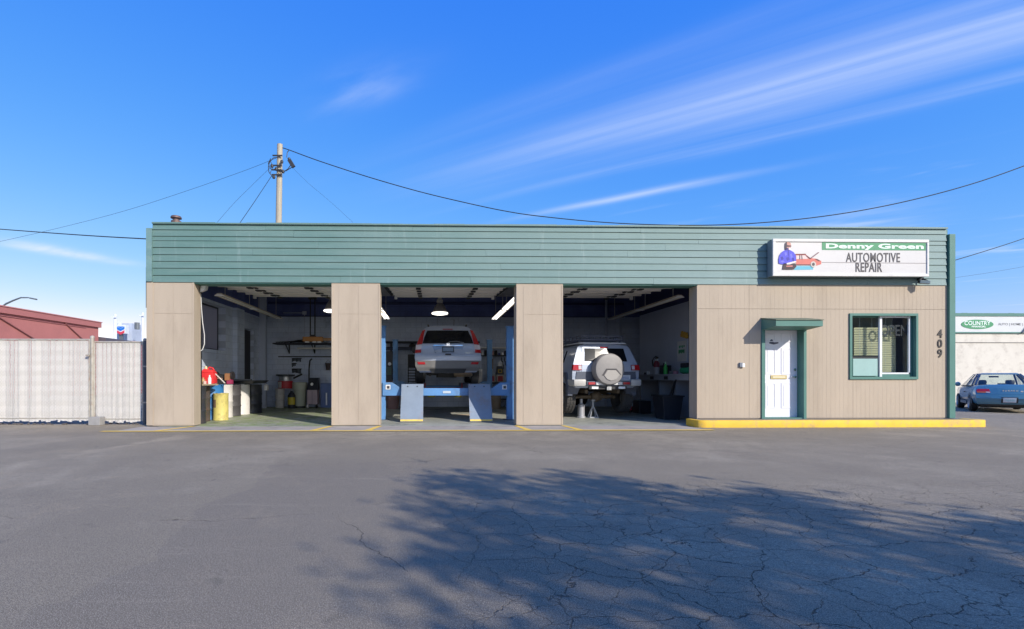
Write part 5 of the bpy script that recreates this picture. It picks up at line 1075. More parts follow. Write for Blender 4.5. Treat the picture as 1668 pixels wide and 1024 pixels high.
MB().box(-5.68, -5.55, 2.45, 2.53, 1.03, 1.22).build('shield', mat('orange brown', S(150, 104, 70), .5), o); MB().bar((-6.1, 2.5, 1.10), (-5.75, 2.48, 1.08), .03, .03).build('rod', mat('rod brown', S(150, 120, 104), .5), o); MB().box(-5.63, -5.5, 2.46, 2.6, .93, 1.05).build('foot', mat('magenta rag', S(150, 44, 84), .7), o)
o = empty('drain_pan', (-5.55, 4.0, .92), label='wide black drain pan lying over the white and black drums', cat='pan')
m = MB(); m.hexa([(-5.95, 3.5, .925), (-5.3, 3.5, .925), (-5.25, 4.5, .925), (-5.9, 4.5, .925), (-6.05, 3.4, 1.02), (-5.2, 3.4, 1.02), (-5.15, 4.6, 1.02), (-6.0, 4.6, 1.02)]); m.build('pan', BKD, o, bevel=.01)
m = MB(); m.box(-5.95, -5.3, 3.42, 3.5, 1.025, 1.06); m.build('rim', mat('pan rim grey', S(90, 94, 100), .5), o); MB().cyl((-5.5, 4.2, 1.02), (-5.5, 4.2, 1.3), .012, 6).build('stick', STEEL, o)
o = empty('white_jug', (-5.22, 4.5, .006), label='small white jug hooked beside the black drum', cat='jug'); m = MB(); m.box(-5.28, -5.17, 4.45, 4.6, .70, .87); m.cyl((-5.22, 4.52, .87), (-5.22, 4.52, .9), .03, 10); m.build('body', WPL, o, bevel=.015)
# ---------------------------------------------------------------- back of the left bay
def bk(px, py, Y=7.0): return at(px, py, Y)
GRD = mat('pale green drum', S(176, 180, 162), .55, .1, 4, dirt=S(140, 140, 120), dscale=4, damt=.5)
def pail(label, x, y, z, r, h, mt, name='pail', r2=None):
    o = empty(name, (x, y, z), label=label, cat='pail'); r2 = r2 or r*1.12
    MB().lathe((x, y, z), [(.001, .002), (r, .002), (r2, h-.04), (r2*1.05, h-.035), (r2*1.05, h), (r2*.95, h), (r2*.9, h-.03), (.001, h-.03)], 20).build('bucket', mt, o, smooth=50); m = MB(); m.tube([(x-r2, y-.01, z+h-.06), (x-r2*.6, y-r2*.9, z+h-.16), (x+r2*.6, y-r2*.9, z+h-.16), (x+r2, y-.01, z+h-.06)], .005, 5); m.build('bail', STEEL, o); return o
c = bk(456, 663); WPAIL = mat('white pail', S(196, 192, 186), .5, .1, 4, dirt=S(110, 104, 96), dscale=5, damt=.6)
for k, lab in enumerate(('white pail on the floor at the bottom of the pail stack', 'white pail second from the floor in the pail stack', 'white pail with dark lettering stains, third in the pail stack')): pail(lab, c.x, 7.0, .006+k*.235, .15, .233, WPAIL)
c2 = bk(469, 663); o = empty('red_container', (bk(462, 660).x, 7.0, .711), label='red container with white label on top of the pail stack', cat='container'); x = bk(462, 660).x
MB().lathe((x+.06, 7.02, 0), [(.001, .713), (.26, .713), (.26, .98), (.001, .98)], 20).build('body', mat('red tin', S(168, 40, 48), .5), o, smooth=50); MB().lathe((x+.06, 7.02, 0), [(.264, .74), (.264, .96)], 8, 'Z', R(195), R(255)).build('label', WPAIL, o)
o = empty('steel_pot', (x+.06, 7.0, .98), label='steel pot with wide black rim above the red container', cat='pot'); MB().lathe((x+.06, 7.02, 0), [(.001, .982), (.22, .982), (.23, 1.14)], 20).build('pot', STEEL, o, smooth=50); MB().lathe((x+.06, 7.02, 0), [(.23, 1.14), (.33, 1.17), (.33, 1.22), (.001, 1.22)], 20).build('rim', BKD, o)
c = bk(475, 662); o = empty('oil_jug', (c.x, 6.75, .006), label='black jug with yellow label on the floor by the pails', cat='jug'); c = bk(475, 662, 6.75)
MB().lathe((c.x, 6.75, 0), [(.001, .008), (.125, .008), (.135, .05), (.135, .46), (.08, .55), (.045, .58), (.045, .64), (.001, .64)], 18).build('body', BKD, o, smooth=50); MB().lathe((c.x, 6.75, 0), [(.138, .14), (.138, .40)], 10, 'Z', R(200), R(340)).build('label', mat('yellow label', S(190, 170, 50), .5), o)
c = bk(488.5, 659, 7.05); o = empty('grease_drum', (c.x, 7.05, .006), label='pale green round drum with a wide lid by the back wall', cat='drum')
MB().lathe((c.x, 7.05, 0), [(.001, .07), (.22, .07), (.225, .1), (.23, .70)], 24).build('body', GRD, o, smooth=50); MB().lathe((c.x, 7.05, 0), [(.232, .66), (.27, .67), (.27, .93), (.001, .95)], 24).build('lid', GRD, o, smooth=50); MB().lathe((c.x, 7.05, 0), [(.001, .006), (.2, .006), (.2, .069)], 16).build('dolly', DARK, o)
PK = mat('pinkish grey cabinet', S(176, 156, 162), .5, .06, 4)
c = bk(510, 661, 6.9); o = empty('service_cart', (c.x, 6.9, .006), label='pinkish service machine with black control panel and long handle', cat='machine')
MB().box(c.x-.18, c.x+.18, 6.75, 7.1, .14, .66).build('cabinet', PK, o, bevel=.01); MB().box(c.x-.004, c.x+.004, 6.744, 6.749, .18, .62).build('door_gap', BLACK, o)
m = MB(); m.hexa([(c.x-.19, 6.74, .661), (c.x+.19, 6.74, .661), (c.x+.19, 7.1, .661), (c.x-.19, 7.1, .661), (c.x-.14, 6.9, 1.10), (c.x+.19, 6.9, 1.10), (c.x+.19, 7.1, 1.10), (c.x-.14, 7.1, 1.10)]); m.build('control_panel', BKD, o); MB().cyl((c.x-.02, 6.77, .86), (c.x-.02, 6.83, .88), .05, 12).build('gauge', WHITE, o)
m = MB(); m.tube([(c.x-.2, 7.1, .1), (c.x-.2, 7.12, 1.4), (c.x-.17, 7.12, 1.72), (c.x-.1, 7.12, 1.8)], .028, 8); m.build('handle', BLACK, o, smooth=True)
for dx in (-.16, .16): m = MB(); m.lathe((c.x+dx, 6.78, .076), [(.001, -.025), (.07, -.025), (.07, .025), (.001, .025)], 14, 'X'); m.build('caster', WPL if dx < 0 else BLACK, o)
c = bk(533, 662, 7.2); o = empty('blue_cabinet', (c.x, 7.2, .006), label='blue steel cabinet half hidden by the second pillar', cat='cabinet'); BC = mat('slate blue cabinet', S(92, 112, 160), .5, .06, 3)
MB().box(c.x-.2, c.x+.32, 7.0, 7.5, .01, .90).build('carcass', BC, o, bevel=.008); MB().box(c.x-.01, c.x+.04, 6.99, 6.999, .1, .55).build('handle_strip', WHITE, o)
c = bk(534.5, 594, 7.5); o = empty('hanging_bucket', (c.x, 7.5, c.z-.2), label='small dark bucket hanging on the back wall near the pillar', cat='bucket'); MB().lathe((c.x, 7.45, c.z), [(.001, -.2), (.07, -.2), (.1, .05), (.105, .06)], 14).build('bucket', mat('brown bucket', S(70, 58, 56), .6), o, smooth=50); m = MB(); m.tube([(c.x-.1, 7.45, c.z+.05), (c.x, 7.5, c.z+.2), (c.x+.1, 7.45, c.z+.05)], .006, 5); m.build('bail', DARK, o)
# wall tools
tr_ = empty('tool_rack', (bk(482, 600, 7.58).x, 7.58, 1.1), label='black rack of small sockets and tools on the grey back wall', cat='tool rack')
for (y0, y1, xa, xb) in ((583, 589, 475, 491), (591, 597, 475, 483), (600, 608, 475, 491)):
    a, b = bk(xa, y1, 7.58), bk(xb, y0, 7.58); MB().box(a.x, b.x, 7.60, 7.615, b.z-.03, b.z).build('rail', DARK, tr_)
    n = int((b.x-a.x)/.05)
    for k in range(n): MB().cyl((a.x+.03+k*.05, 7.575, b.z-.01), (a.x+.03+k*.05, 7.575, a.z+random.uniform(-.03, .04)), .02, 6).build('tool', BLACK, tr_)
m = MB(); a = bk(478, 616, 7.55); b = bk(492, 609, 7.55); m.bar(a, b, .05, .06); tag(m.build('pry_bar', DARK, origin=a), 'dark bar leaning on the back wall below the tool rack', 'tool')
# shelf on the back wall with long stuff and a strip light under it
s0, s1 = bk(446, 557, 7.2), bk(560, 557, 7.2); shz = s0.z-.04
sh = empty('wall_shelf', ((s0.x+s1.x)/2, 7.3, shz), label='long dark shelf high on the back wall of the left bay', cat='shelf')
MB().box(s0.x, s1.x, 7.05, 7.6, shz-.035, shz).build('board', mat('dark shelf board', S(48, 48, 56), .7), sh)
for f_ in (.18, .55, .9): x = s0.x+(s1.x-s0.x)*f_; m = MB(); m.bar((x, 7.58, shz-.36), (x, 7.58, shz-.04), .04, .03); m.bar((x, 7.56, shz-.34), (x, 7.1, shz-.05), .03, .03); m.build('bracket', DARK, sh)
m = MB(); m.box(s0.x+.05, s1.x, 7.56, 7.6, shz-.5, shz-.46); m.build('hook_rail', DARK, sh)
STRIPM = mat('strip light casing', S(196, 194, 188), .5, .04, 4)
c = bk(484, 567, 7.0); o = empty('shelf_light', (c.x, 7.05, c.z), label='pale strip light fixed under the front of the wall shelf', cat='lamp'); MB().box(c.x, s1.x, 7.0, 7.09, c.z-.03, c.z+.03).build('casing', STRIPM, o, bevel=.008)
for k in range(7):
    x = s0.x+.1+k*.09; m = MB(); L_ = random.uniform(.8, 1.6); m.tube([(x, 7.1+.05*k, shz+.03), (x+L_*.4, 7.15+.05*k, shz+.05+.02*k), (x+L_, 7.12+.05*k, shz+.03+.03*(k % 3))], .016, 6)
    tag(m.build('pipe_length', random.choice([DARK, STEEL, BKD]), origin=(x, 7.1+.05*k, shz)), 'thin pipe lying on the wall shelf, '+'first second third fourth fifth sixth seventh'.split()[k]+' from the front', 'pipe', 'pipes and hoses on the wall shelf')
# hoist with timber beam
c = bk(508, 520, 6.2); hz = empty('chain_hoist', (c.x, 6.2, 2.2), label='black double-bar hoist hanging from the ceiling of the left bay', cat='hoist')
zt_, zb_ = 4.1, bk(508, 546, 6.2).z
for px in (505.5, 513): x = at(px, 520, 6.2).x; MB().bar((x, 6.2, zb_), (x, 6.2, zt_), .035, .035).build('bar', BLACK, hz)
MB().box(at(503, 500, 6.2).x, at(516, 500, 6.2).x, 6.12, 6.28, bk(508, 487, 6.2).z, bk(508, 479, 6.2).z).build('trolley', DARK, hz); m = MB(); m.prism([(at(502, 1, 6.2).x, zb_-.1), (at(518, 1, 6.2).x, zb_-.1), (at(512, 1, 6.2).x, zb_+.02), (at(507, 1, 6.2).x, zb_+.02)], 'Y', 6.15, 6.25); m.build('hook_block', DARK, hz)
ORW = mat('orange brown timber', S(176, 122, 66), .6, .15, 4)
o = empty('timber_beam', (c.x, 6.2, zb_-.2), label='orange timber beam slung from the black hoist', cat='beam'); a, b = at(494, 556, 6.2), at(545, 548.5, 6.2); xm_ = at(526, 1, 6.2).x
MB().box(a.x, xm_, 6.1, 6.3, a.z, b.z).build('block', ORW, o, bevel=.01); MB().box(xm_, b.x, 6.14, 6.26, a.z+.03, b.z-.04).build('arm', mat('tan timber', S(160, 122, 84), .6), o)
for px in (500, 512, 520): x = at(px, 1, 6.1).x; MB().box(x-.06, x+.06, 6.08, 6.2, a.z-.045, a.z-.001).build('white_pad', WHITE, o)
# ---------------------------------------------------------------- strip lights and bay lamps
TUBE = mat('lit tube', (.9, .9, .9), .4, 0, 1, emit=(1, .98, .94), estr=2.2); TUBEO = mat('unlit tube', S(226, 226, 222), .35, .02, 1)
CASE = mat('fluorescent casing', S(190, 178, 160), .55, .06, 4)
def strip(x, y0, z, lit, label):
    o = empty('strip_light', (x, y0, z), label=label, cat='lamp', group='ceiling strip lights'); y1 = y0+2.4
    m = MB(); m.prism([(x-.12, z), (x-.05, z+.06), (x+.05, z+.06), (x+.12, z), (x+.11, z-.002), (x+.045, z+.045), (x-.045, z+.045), (x-.11, z-.002)], 'Y', y0, y1); m.build('casing', CASE, o)
    for s_ in (1, -1): MB().cyl((x+s_*.055, y0+.04, z+.012), (x+s_*.055, y1-.04, z+.012), .018, 8).build('tube', TUBE if lit else TUBEO, o, smooth=True)
    for y in (y0+.02, y1-.02): MB().prism([(x-.12, z-.012), (x+.12, z-.012), (x+.06, z+.05), (x-.06, z+.05)], 'Y', y-.02, y+.02).build('end_cap', WHITE, o)
    for y in (y0+.35, y1-.35): MB().cyl((x, y, z+.06), (x, y, 4.29), .010, 6).build('hanger', STEEL, o)
for (x, lit, nm) in ((-5.22, 0, 'along the left wall'), (6.2, 0, 'along the right wall'), (2.15, 1, 'right of the silver SUV'), (-1.55, 1, 'left of the silver SUV')):
    for k in range(2): strip(x, 1.0+k*2.46, 3.12, lit, ('beige' if not lit else 'lit twin-tube')+' strip light '+nm+(', nearer one' if k == 0 else ', farther one'))
def baylamp(px, py, Y, label):
    c = at(px, py, Y); o = empty('bay_lamp', (c.x, Y, c.z), label=label, cat='lamp')
    MB().lathe((c.x, Y, c.z), [(.225, .05), (.205, .14), (.165, .25), (.10, .33), (.075, .35), (.074, .36)], 24).build('reflector', mat('acrylic reflector', S(128, 124, 126), .35, .06, 6), o, smooth=True)
    MB().lathe((c.x, Y, c.z), [(.001, .0), (.19, .0), (.25, .02), (.25, .055), (.222, .056)], 24).build('lens_ring', mat('lamp lens ring', S(228, 222, 212), .4, emit=(1, .95, .86), estr=2.5), o, smooth=True)
    m = MB(); m.lathe((c.x, Y, c.z), [(.074, .36), (.10, .37), (.10, .45), (.06, .48), (.06, .52), (.001, .53)], 16); m.build('ballast', mat('lamp ballast', S(170, 168, 168), .5), o, smooth=True); MB().cyl((c.x, Y, c.z+.5), (c.x, Y, 4.29), .012, 6).build('stem', STEEL, o)
baylamp(716.5, 512, 4.3, 'domed bay lamp hanging above the silver SUV'); baylamp(541, 508, 4.0, 'domed bay lamp half hidden by the second pillar')
# ---------------------------------------------------------------- back of the middle bay
wb = empty('back_bench', (3.0, 7.2, 0), label='dark workbench against the back wall behind the lift', cat='workbench')
b0, b1 = at(788, 620, 7.0).x, 3.9; BW = mat('dark bench wood', S(70, 66, 68), .7, .15, 4)
MB().box(b0, b1, 6.85, 7.55, .88, .94).build('bench_top', BW, wb)
for x in (b0+.05, (b0+b1)/2, b1-.1): MB().box(x, x+.07, 6.9, 7.5, .006, .88).build('leg', BW, wb)
MB().box(b0+.1, b1-.12, 6.95, 7.5, .28, .31).build('lower_shelf', BW, wb)
ws = empty('tool_shelf', (2.6, 7.4, 2.1), label='white edged shelf of tools on the back wall right of the SUV', cat='shelf'); z_ = at(800, 566.5, 7.3).z; a, b = at(782, 566, 7.3).x, 3.9
MB().box(a, b, 7.2, 7.6, z_-.02, z_+.03).build('board', WHITE, ws); MB().box(a, b, 7.3, 7.6, z_-.30, z_-.27).build('lower_board', DARK, ws)
TC = [BLACK, DARK, mat('tool red', S(150, 52, 48), .5), mat('tool pink', S(190, 150, 140), .5), mat('tool blue', S(60, 70, 130), .5), STEEL]
CN = ['black', 'dark steel', 'red', 'pink', 'blue', 'silver']; ORD = 'first second third fourth fifth sixth seventh eighth ninth tenth eleventh twelfth thirteenth'.split()
for k in range(13):
    x = a+.1+k*.125; h = random.uniform(.08, .2); mt = random.choice(TC); o = empty('tool_case', (x, 7.4, z_-.27), label=f"{CN[TC.index(mt)]} case, {ORD[k]} from the left on the white edged tool shelf", cat='tool', group='tools on the tool shelf'); MB().box(x-.045, x+.045, 7.32, 7.5, z_-.269, z_-.27+h).build('case', mt, o, bevel=.008)
YB = mat('yellow box print', S(196, 160, 40), .5, .15, 8)
c = at(814, 610, 7.0); o = empty('tool_bag', (c.x, 7.0, c.z), label='black bag with yellow panel standing on the back bench boxes', cat='bag'); hh = at(814, 596, 7.0).z
m = MB(); m.hexa([(c.x-.15, 6.9, c.z), (c.x+.15, 6.9, c.z), (c.x+.15, 7.12, c.z), (c.x-.15, 7.12, c.z), (c.x-.10, 6.93, hh), (c.x+.10, 6.93, hh), (c.x+.10, 7.1, hh), (c.x-.10, 7.1, hh)]); m.build('body', BKD, o, bevel=.012); MB().box(c.x-.075, c.x+.075, 6.885, 6.898, c.z+.06, c.z+.2).build('panel', YB, o); MB().box(c.x-.04, c.x+.04, 6.88, 6.884, c.z+.09, c.z+.16).build('panel_print', BLACK, o)
c2 = at(815, 596, 7.0); o = empty('white_bottle', (c2.x, 7.0, hh), label='white bottle standing on top of the black and yellow bag', cat='bottle'); MB().lathe((c2.x, 7.02, hh), [(.001, .002), (.08, .002), (.085, .12), (.04, .17), (.03, .2), (.001, .2)], 16).build('bottle', WHITE, o, smooth=50)
for (px0, px1, y0, y1, lab, mt) in ((797, 806, 610, 622, 'small red and cream carton on the back bench', 'l'), (809, 820, 610, 622, 'red and white carton under the black and yellow bag', 'r')):
    a, b = at(px0, y1, 7.0), at(px1, y0, 7.0); o = empty('carton', ((a.x+b.x)/2, 7.0, .94), label=lab, cat='carton'); MB().box(a.x, b.x, 6.92, 7.2, .942, b.z).build('box', mat('carton white', S(196, 188, 176), .6), o)
    MB().box(a.x+.03, b.x-.03, 6.914, 6.919, .97, b.z-.05).build('print', mat('carton red', S(166, 52, 58), .6, .2, 20), o)
c = at(799, 592, 7.6); o = MB().box(c.x-.10, c.x+.10, 7.6, 7.615, c.z-.2, c.z+.18).build('wall_notice', mat('ochre paper', S(170, 140, 84), .7, .15, 6), None); o2 = tag(o, 'ochre paper notice on the wall above the back bench', 'notice')
hw = empty('hanging_tools', (at(824, 590, 7.58).x, 7.58, 1.6), label='dark hand tools hanging on the wall beside the right lift post', cat='tools')
for k in range(9): x = at(817+k*1.6, 590, 7.56).x; z = at(820, 582+6*(k % 3), 7.56).z; MB().bar((x, 7.57, z), (x+.01, 7.57, z-.16), .025, .02).build('tool', BLACK, hw)
# left of the SUV
c = at(671, 622, 6.6); o = empty('parts_rack', (c.x, 6.6, 0), label='tall black slotted rack against the wall left of the SUV', cat='rack'); zt_ = at(671, 577, 6.6).z
for dx in (-.13, .13): MB().bar((c.x+dx, 6.6, .006), (c.x+dx, 6.6, zt_), .03, .03).build('upright', BLACK, o)
for k in range(13): z = .35+k*.1; MB().box(c.x-.15, c.x+.15, 6.55, 6.8, z, z+.03).build('slot_shelf', DARK, o)
MB().box(c.x-.12, c.x+.12, 6.6, 6.7, 1.45, zt_).build('back_panel', BLACK, o)
c = at(634, 620, 6.9); o = empty('tyre_machine', (c.x, 6.9, 0), label='dark machine with green panel between the left lift posts', cat='machine'); z1_ = at(634, 572, 6.9).z
MB().box(c.x-.2, c.x+.14, 6.8, 7.3, .006, 1.0).build('base', mat('machine grey red', S(120, 96, 96), .6, .4, 6), o); MB().box(c.x-.14, c.x+.12, 6.85, 7.2, 1.001, z1_).build('column', BKD, o, bevel=.01); MB().box(c.x-.08, c.x+.08, 6.84, 6.849, 1.2, 1.5).build('panel', mat('dull green', S(70, 96, 90), .5), o); MB().cyl((c.x+.02, 6.8, 1.6), (c.x+.02, 6.84, 1.6), .06, 12).build('dial', STEEL, o)
c = at(674, 565, 7.4); o = empty('wall_reel', (c.x, 7.4, c.z), label='round dark reel on the back wall left of the SUV', cat='reel'); MB().lathe((c.x-.05, 7.5, c.z), [(.001, -.06), (.14, -.06), (.14, .06), (.001, .06)], 18, 'Y').build('reel', BLACK, o)
bs = empty('dark_shelf', (-.3, 7.4, 2.2), label='long dark shelf on the back wall behind the SUV', cat='shelf'); za, zb2 = at(660, 556, 7.4).z, at(660, 565, 7.4).z; xa_, xb_ = at(628, 560, 7.4).x, at(781, 560, 7.4).x
MB().box(xa_, xb_, 7.25, 7.6, za-.06, za).build('board', mat('shelf dark', S(34, 36, 46), .7), bs); MB().box(xa_, xb_, 7.3, 7.6, zb2-.1, zb2).build('lower_board', mat('shelf grey blue', S(60, 68, 88), .7), bs)
for x in (xa_+.2, (xa_+xb_)/2, xb_-.2): MB().box(x-.02, x+.02, 7.4, 7.6, zb2-.3, za-.061).build('bracket', DARK, bs)
c = at(780, 622, 6.6); o = empty('ribbed_heater', (c.x, 6.6, 0), label='white ribbed panel standing behind the right ramp of the lift', cat='heater'); zt_ = at(780, 601, 6.6).z
MB().box(c.x-.12, c.x+.12, 6.55, 6.6, .006, zt_).build('panel', WHITE, o)
for k in range(6): x = c.x-.1+k*.04; MB().box(x-.012, x+.012, 6.53, 6.549, .05, zt_-.04).build('rib', WPL, o)
o = empty('cardboard_sheet', (.95, 3.3, .006), label='flat piece of cardboard on the floor under the lift', cat='cardboard'); a = at(742, 677, 2.9); MB().box(.62, 1.4, 3.0, 3.5, .008, .016).build('sheet', mat('cardboard', S(188, 172, 146), .8), o)
for (px, lab, mt) in ((640, 'pinkish bin on the floor behind the left ramp', mat('bin pink grey', S(150, 116, 112), .6)), (806, 'tan bin on the floor below the back bench', mat('bin tan', S(146, 130, 112), .6))): c = at(px, 662, 6.3); pail(lab, c.x, 6.3, .006, .2, .55, mt, 'floor_bin', .24)
# ---------------------------------------------------------------- right bay: bench along the partition
wbn = empty('side_workbench', (6.95, 2.8, 0), label='grey workbench along the right wall beside the off-road wagon', cat='workbench'); BG = mat('bench grey paint', S(150, 152, 158), .55, .08, 3); bz = 1.2
MB().box(6.55, 7.28, .9, 4.75, bz-.04, bz).build('bench_top', BG, wbn); MB().box(6.58, 6.62, .95, 4.7, bz-.17, bz-.041).build('apron', BG, wbn)
for y in (1.0, 2.2, 3.2, 4.55): MB().box(6.7, 7.27, y, y+.06, .006, bz-.041).build('leg_panel', BG, wbn)
for y in (2.45, 3.35): MB().box(6.572, 6.579, y, y+.22, bz-.15, bz-.06).build('drawer_front', DARK, wbn)
c = at(1064.5, 608, 3.7); fx_ = 6.85; fyv = 3.75
o = empty('fire_extinguisher', (fx_, fyv, bz), label='maroon and silver fire extinguisher standing on the side workbench', cat='extinguisher')
MB().lathe((fx_, fyv, bz), [(.001, .002), (.085, .002), (.085, .22)], 16).build('lower_bottle', mat('silver label', S(176, 172, 174), .4), o, smooth=50); MB().lathe((fx_, fyv, bz), [(.086, .221), (.086, .34), (.05, .4), (.03, .42)], 16).build('upper_bottle', mat('maroon', S(112, 34, 52), .4), o, smooth=50)
MB().box(fx_-.03, fx_+.03, fyv-.06, fyv+.06, bz+.42, bz+.47).build('valve', WHITE, o); m = MB(); m.tube([(fx_, fyv-.03, bz+.47), (fx_-.1, fyv-.06, bz+.52), (fx_-.14, fyv-.02, bz+.42), (fx_-.11, fyv, bz+.25)], .018, 6); m.build('hose', BLACK, o, smooth=True); MB().bar((fx_, fyv-.1, bz+.5), (fx_, fyv+.08, bz+.55), .03, .03).build('lever', BLACK, o)
o = empty('green_bottle', (6.8, 3.05, bz), label='green bottle with pale cap on the side workbench', cat='bottle'); MB().lathe((6.8, 3.05, bz), [(.001, .002), (.055, .002), (.055, .2), (.025, .27), (.025, .3)], 14).build('bottle', mat('green bottle', S(70, 190, 80), .35), o, smooth=50); MB().cyl((6.8, 3.05, bz+.3), (6.8, 3.05, bz+.36), .028, 12).build('cap', mat('pale cap', S(176, 206, 176), .5), o)
o = empty('black_case', (6.9, 3.3, bz), label='black case beside the green bottle on the side workbench', cat='case'); MB().box(6.8, 7.05, 3.2, 3.45, bz+.002, bz+.27).build('case', BKD, o, bevel=.02); m = MB(); m.tube([(6.9, 3.25, bz+.27), (6.9, 3.3, bz+.33), (6.9, 3.38, bz+.33), (6.9, 3.42, bz+.27)], .015, 6); m.build('handle', BLACK, o)
o = empty('green_toolbag', (6.85, 1.95, bz), label='bright green bag with black tools on top, on the side workbench', cat='bag'); m = MB(); m.lathe((6.85, 1.95, bz+.1), [(.001, -.24), (.08, -.22), (.1, -.1), (.1, .1), (.08, .22), (.001, .24)], 14, 'Y'); m.build('bag', mat('green bag', S(40, 150, 104), .6), o, smooth=50); MB().box(6.76, 6.96, 1.8, 2.12, bz+.17, bz+.30).build('tools', BKD, o, bevel=.03)
for (x, y, w, h, lab, mt) in ((6.75, 4.3, .06, .07, 'small dark cup at the far end of the side workbench', BKD), (6.72, 4.05, .05, .1, 'small white cup at the far end of the side workbench', WHITE), (6.78, 2.55, .12, .10, 'grey rag heap right of the green bottle', GPLAST), (6.75, 2.35, .07, .09, 'pink box left of the green bag', mat('pink box', S(170, 120, 130), .5)), (6.85, 1.5, .07, .24, 'dark spray can right of the green bag', BKD), (6.8, 1.3, .16, .06, 'dark tool lying near the front end of the side workbench', DARK)):
    o = empty('bench_item', (x, y, bz), label=lab, cat='item'); MB().lathe((x, y, bz), [(.001, .002), (w*.9, .002), (w, h*.3), (w*.9, h*.9), (w*.5, h), (.001, h)], 12).build('body', mt, o, smooth=50)
# calendar
a, b = 3.3, 2.8; cz0, cz1 = 1.58, 2.17
o = empty('wall_calendar', (7.29, 3.05, 1.6), label='white poster with green print on the right bay wall', cat='poster'); MB().box(7.275, 7.297, 2.79, 3.32, cz0, cz1).build('sheet', mat('poster white', S(206, 208, 208), .6), o); PG = mat('poster green', S(50, 150, 96), .5)
for k, (z, n, w) in enumerate(((2.02, 4, .07), (1.90, 5, .07), (1.86, 5, .07))):
    for j in range(n): y = 3.23-j*.36/n-.03*(k == 0); MB().box(7.268, 7.274, y-w*.8, y, z-.05+.02*(j % 2), z+.02).build('green_mark', PG, o)
o = empty('glove_cluster', (7.2, 2.9, 2.25), label='yellow gloves hung above the white poster', cat='gloves'); GLV = mat('yellow glove', S(190, 150, 60), .7)
for k in range(3):
    gx_, gy_ = 7.24, 2.7+.13*k; m = MB(); m.box(gx_-.03, gx_+.03, gy_-.05, gy_+.05, 2.22+.03*k, 2.32+.03*k)
    for j in range(4): m.bar((gx_, gy_-.04+.027*j, 2.31+.03*k), (gx_, gy_-.05+.033*j, 2.39+.03*k), .02, .022)
    m.bar((gx_, gy_+.045, 2.25+.03*k), (gx_, gy_+.085, 2.31+.03*k), .022, .022); m.build('glove', GLV, o, bevel=.006)
o = empty('black_bin', (6.3, 1.75, .006), label='black tapered bin under the front end of the side workbench', cat='bin'); x, y = 6.22, 1.7
m = MB(); m.hexa([(x-.2, y-.25, .008), (x+.2, y-.25, .008), (x+.2, y+.25, .008), (x-.2, y+.25, .008), (x-.27, y-.32, .62), (x+.27, y-.32, .62), (x+.27, y+.32, .62), (x-.27, y+.32, .62)]); m.build('tub', BKD, o, bevel=.012); MB().box(x-.29, x+.29, y-.34, y+.34, .6, .64).build('rim', DARK, o)
m = MB(); m.bar((x-.05, y, .3), (x+.25, y+.1, 1.02), .04, .02); m.bar((x+.1, y+.1, .3), (x+.3, y+.15, 1.05), .04, .02); tag(m.build('scrap_strips', DARK, origin=(x, y, .3)), 'dark strips leaning out of the black bin', 'scrap')
o = empty('floor_jack', (6.9, 4.9, .006), label='small red trolley jack on the floor by the far bench leg', cat='jack'); x, y = 6.2, 4.6
MB().box(x-.12, x+.12, y-.3, y+.3, .07, .2).build('frame', REDM, o, bevel=.015); MB().bar((x, y+.2, .2), (x, y+.5, .75), .035, .035).build('handle', DARK, o)
for dx in (-.13, .13):
    for dy in (-.22, .22): m = MB(); m.lathe((x+dx, y+dy, .066), [(.001, -.02), (.06, -.02), (.06, .02), (.001, .02)], 12, 'X'); m.build('wheel', DARK, o)
o = empty('floor_case', (6.5, 4.3, .006), label='black case on the floor under the side workbench', cat='case'); MB().box(6.3, 6.66, 3.7, 4.2, .008, .4).build('case', BKD, o, bevel=.02); MB().box(6.4, 6.55, 3.69, 3.699, .3, .36).build('handle', DARK, o)
# ---------------------------------------------------------------- building across the lot, mirrored in the office window
random.seed(5)
ob_ = empty('cream_building', (31.5, -27, 0), label='cream lap-sided building across the lot, mirrored in the office window', cat='building')
CRM = mat('cream siding', S(226, 208, 158), .7, .08, 1, .2, 20)
MB().box(28.8, 34.0, -33, -25.03, 0, 5.7).build('wall', CRM, ob_)
for k in range(27):
    z = .15+k*.205; MB().hexa([(28.75, -24.98, z), (34.05, -24.98, z), (34.05, -25.028, z), (28.75, -25.028, z), (28.75, -25.0, z+.2), (34.05, -25.0, z+.2), (34.05, -25.028, z+.2), (28.75, -25.028, z+.2)]).build('siding_board', CRM, ob_)
MB().prism([(28.5, 5.71), (34.3, 5.71), (31.4, 6.9)], 'Y', -33.3, -24.7).build('roof', mat('dark shingles', S(70, 66, 66), .9, .2, 4), ob_)
db_ = empty('added_brick_building', (40, -29, 0), label='unseen dark brick building added beside the cream one to darken the window reflection', cat='building')  # added out of view so the right pane mirrors something dark
MB().box(34.6, 48, -34, -26, 0, 6.2).build('wall', mat('dark brick', S(104, 86, 84), .85, .15, 2, .3, 20), db_)
MB().box(34.5, 48.1, -34.1, -25.9, 6.201, 6.5).build('parapet', mat('brick coping', S(128, 122, 118), .8), db_)
for k in range(4): MB().box(36+k*3, 37.8+k*3, -25.99, -25.95, 1.2, 3.2).build('window', CARGLASS, db_)
# bottles on the plank
for (x, y, r, h, lab, mt) in ((-5.52, 1.15, .04, .22, 'slim white bottle on the plank beside the fuel can', WHITE), (-5.62, 1.02, .05, .16, 'short amber jar on the plank near the pillar', mat('amber jar', S(176, 140, 96), .4)), (-5.55, .62, .035, .2, 'thin grey can at the pillar end of the plank', STEEL)):
    o = empty('bottle', (x, y, .946), label=lab, cat='bottle'); MB().lathe((x, y, .946), [(.001, .0), (r, .0), (r, h*.65), (r*.45, h*.8), (r*.45, h), (.001, h)], 12).build('bottle', mt, o, smooth=50)
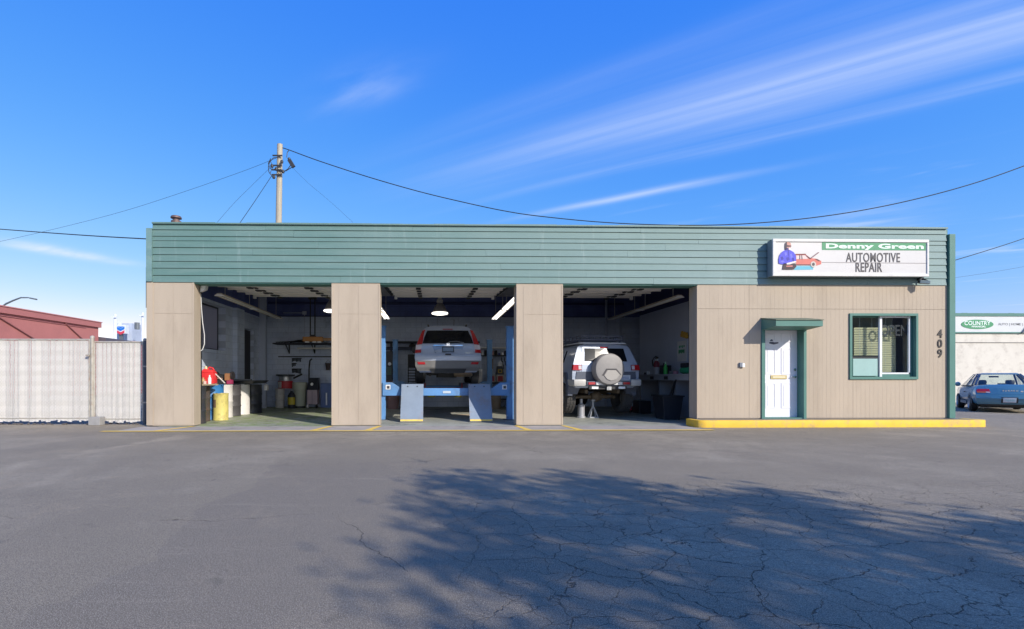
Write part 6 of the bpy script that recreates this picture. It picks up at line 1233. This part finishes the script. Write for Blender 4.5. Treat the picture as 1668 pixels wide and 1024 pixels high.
# ---------------------------------------------------------------- tree behind the camera, whose shadow lies on the lot
random.seed(21)
TX, TY = 8.3, -16.25; tr = empty('shade_tree', (TX, TY, 0), label='broad leafy tree that throws its shadow across the lot', cat='tree')
BARK = mat('bark', S(84, 70, 58), .9, .3, 6, .6, 30); LEAF_ = mat('leaf green', (.06, .11, .035), .55, .35, 2)
m = MB(); m.tube([(TX, TY, -.05), (TX+.05, TY, 1.2), (TX-.02, TY+.05, 2.6), (TX+.05, TY, 4.2), (TX, TY+.05, 5.8)], .2, 10, .05); m.build('trunk', BARK, tr, smooth=True)
cen = Vector((TX, TY, 4.75)); tips = []
m = MB()
for k in range(70):
    a = k*2.399; t = (k+.5)/70; zc_ = 1-1.75*t; rr = math.sqrt(max(0, 1-zc_*zc_)); s_ = random.uniform(.82, 1.14)
    tip = cen+Vector((2.55*rr*math.cos(a)*s_, 2.55*rr*math.sin(a)*s_, 2.15*zc_*s_)); b = Vector((TX, TY, max(2.0, min(5.6, tip.z-.9))))
    midp = b.lerp(tip, .55)+Vector((0, 0, .18)); m.tube([b, midp, tip], .05, 5, .012); tips.append((b, midp, tip))
m.build('limbs', BARK, tr)
vs, fs = [], []
def leaf(p, s_):
    d = Vector((random.gauss(0, 1), random.gauss(0, 1), random.gauss(0, .7))).normalized(); u = d.orthogonal().normalized()*s_*.5; b = len(vs)
    vs.extend([p-d*s_*.5, p+u*.55, p+d*s_*.6, p-u*.55]); fs.append((b, b+1, b+2, b+3))
for (b, mi, tip) in tips:
    for k in range(185):
        t = random.random()**.55; c_ = mi.lerp(tip, t) if random.random() < .8 else b.lerp(mi, .3+.7*random.random())
        leaf(c_+Vector((random.gauss(0, .2), random.gauss(0, .2), random.gauss(0, .15))), random.uniform(.09, .17))
mb = MB(); mb.v = vs; mb.f = fs; me = bpy.data.meshes.new('crown'); me.from_pydata([tuple(MW[tr.name].inverted() @ v) for v in vs], [], fs); me.materials.append(LEAF_); o = bpy.data.objects.new('crown', me); COL.objects.link(o); o.parent = tr
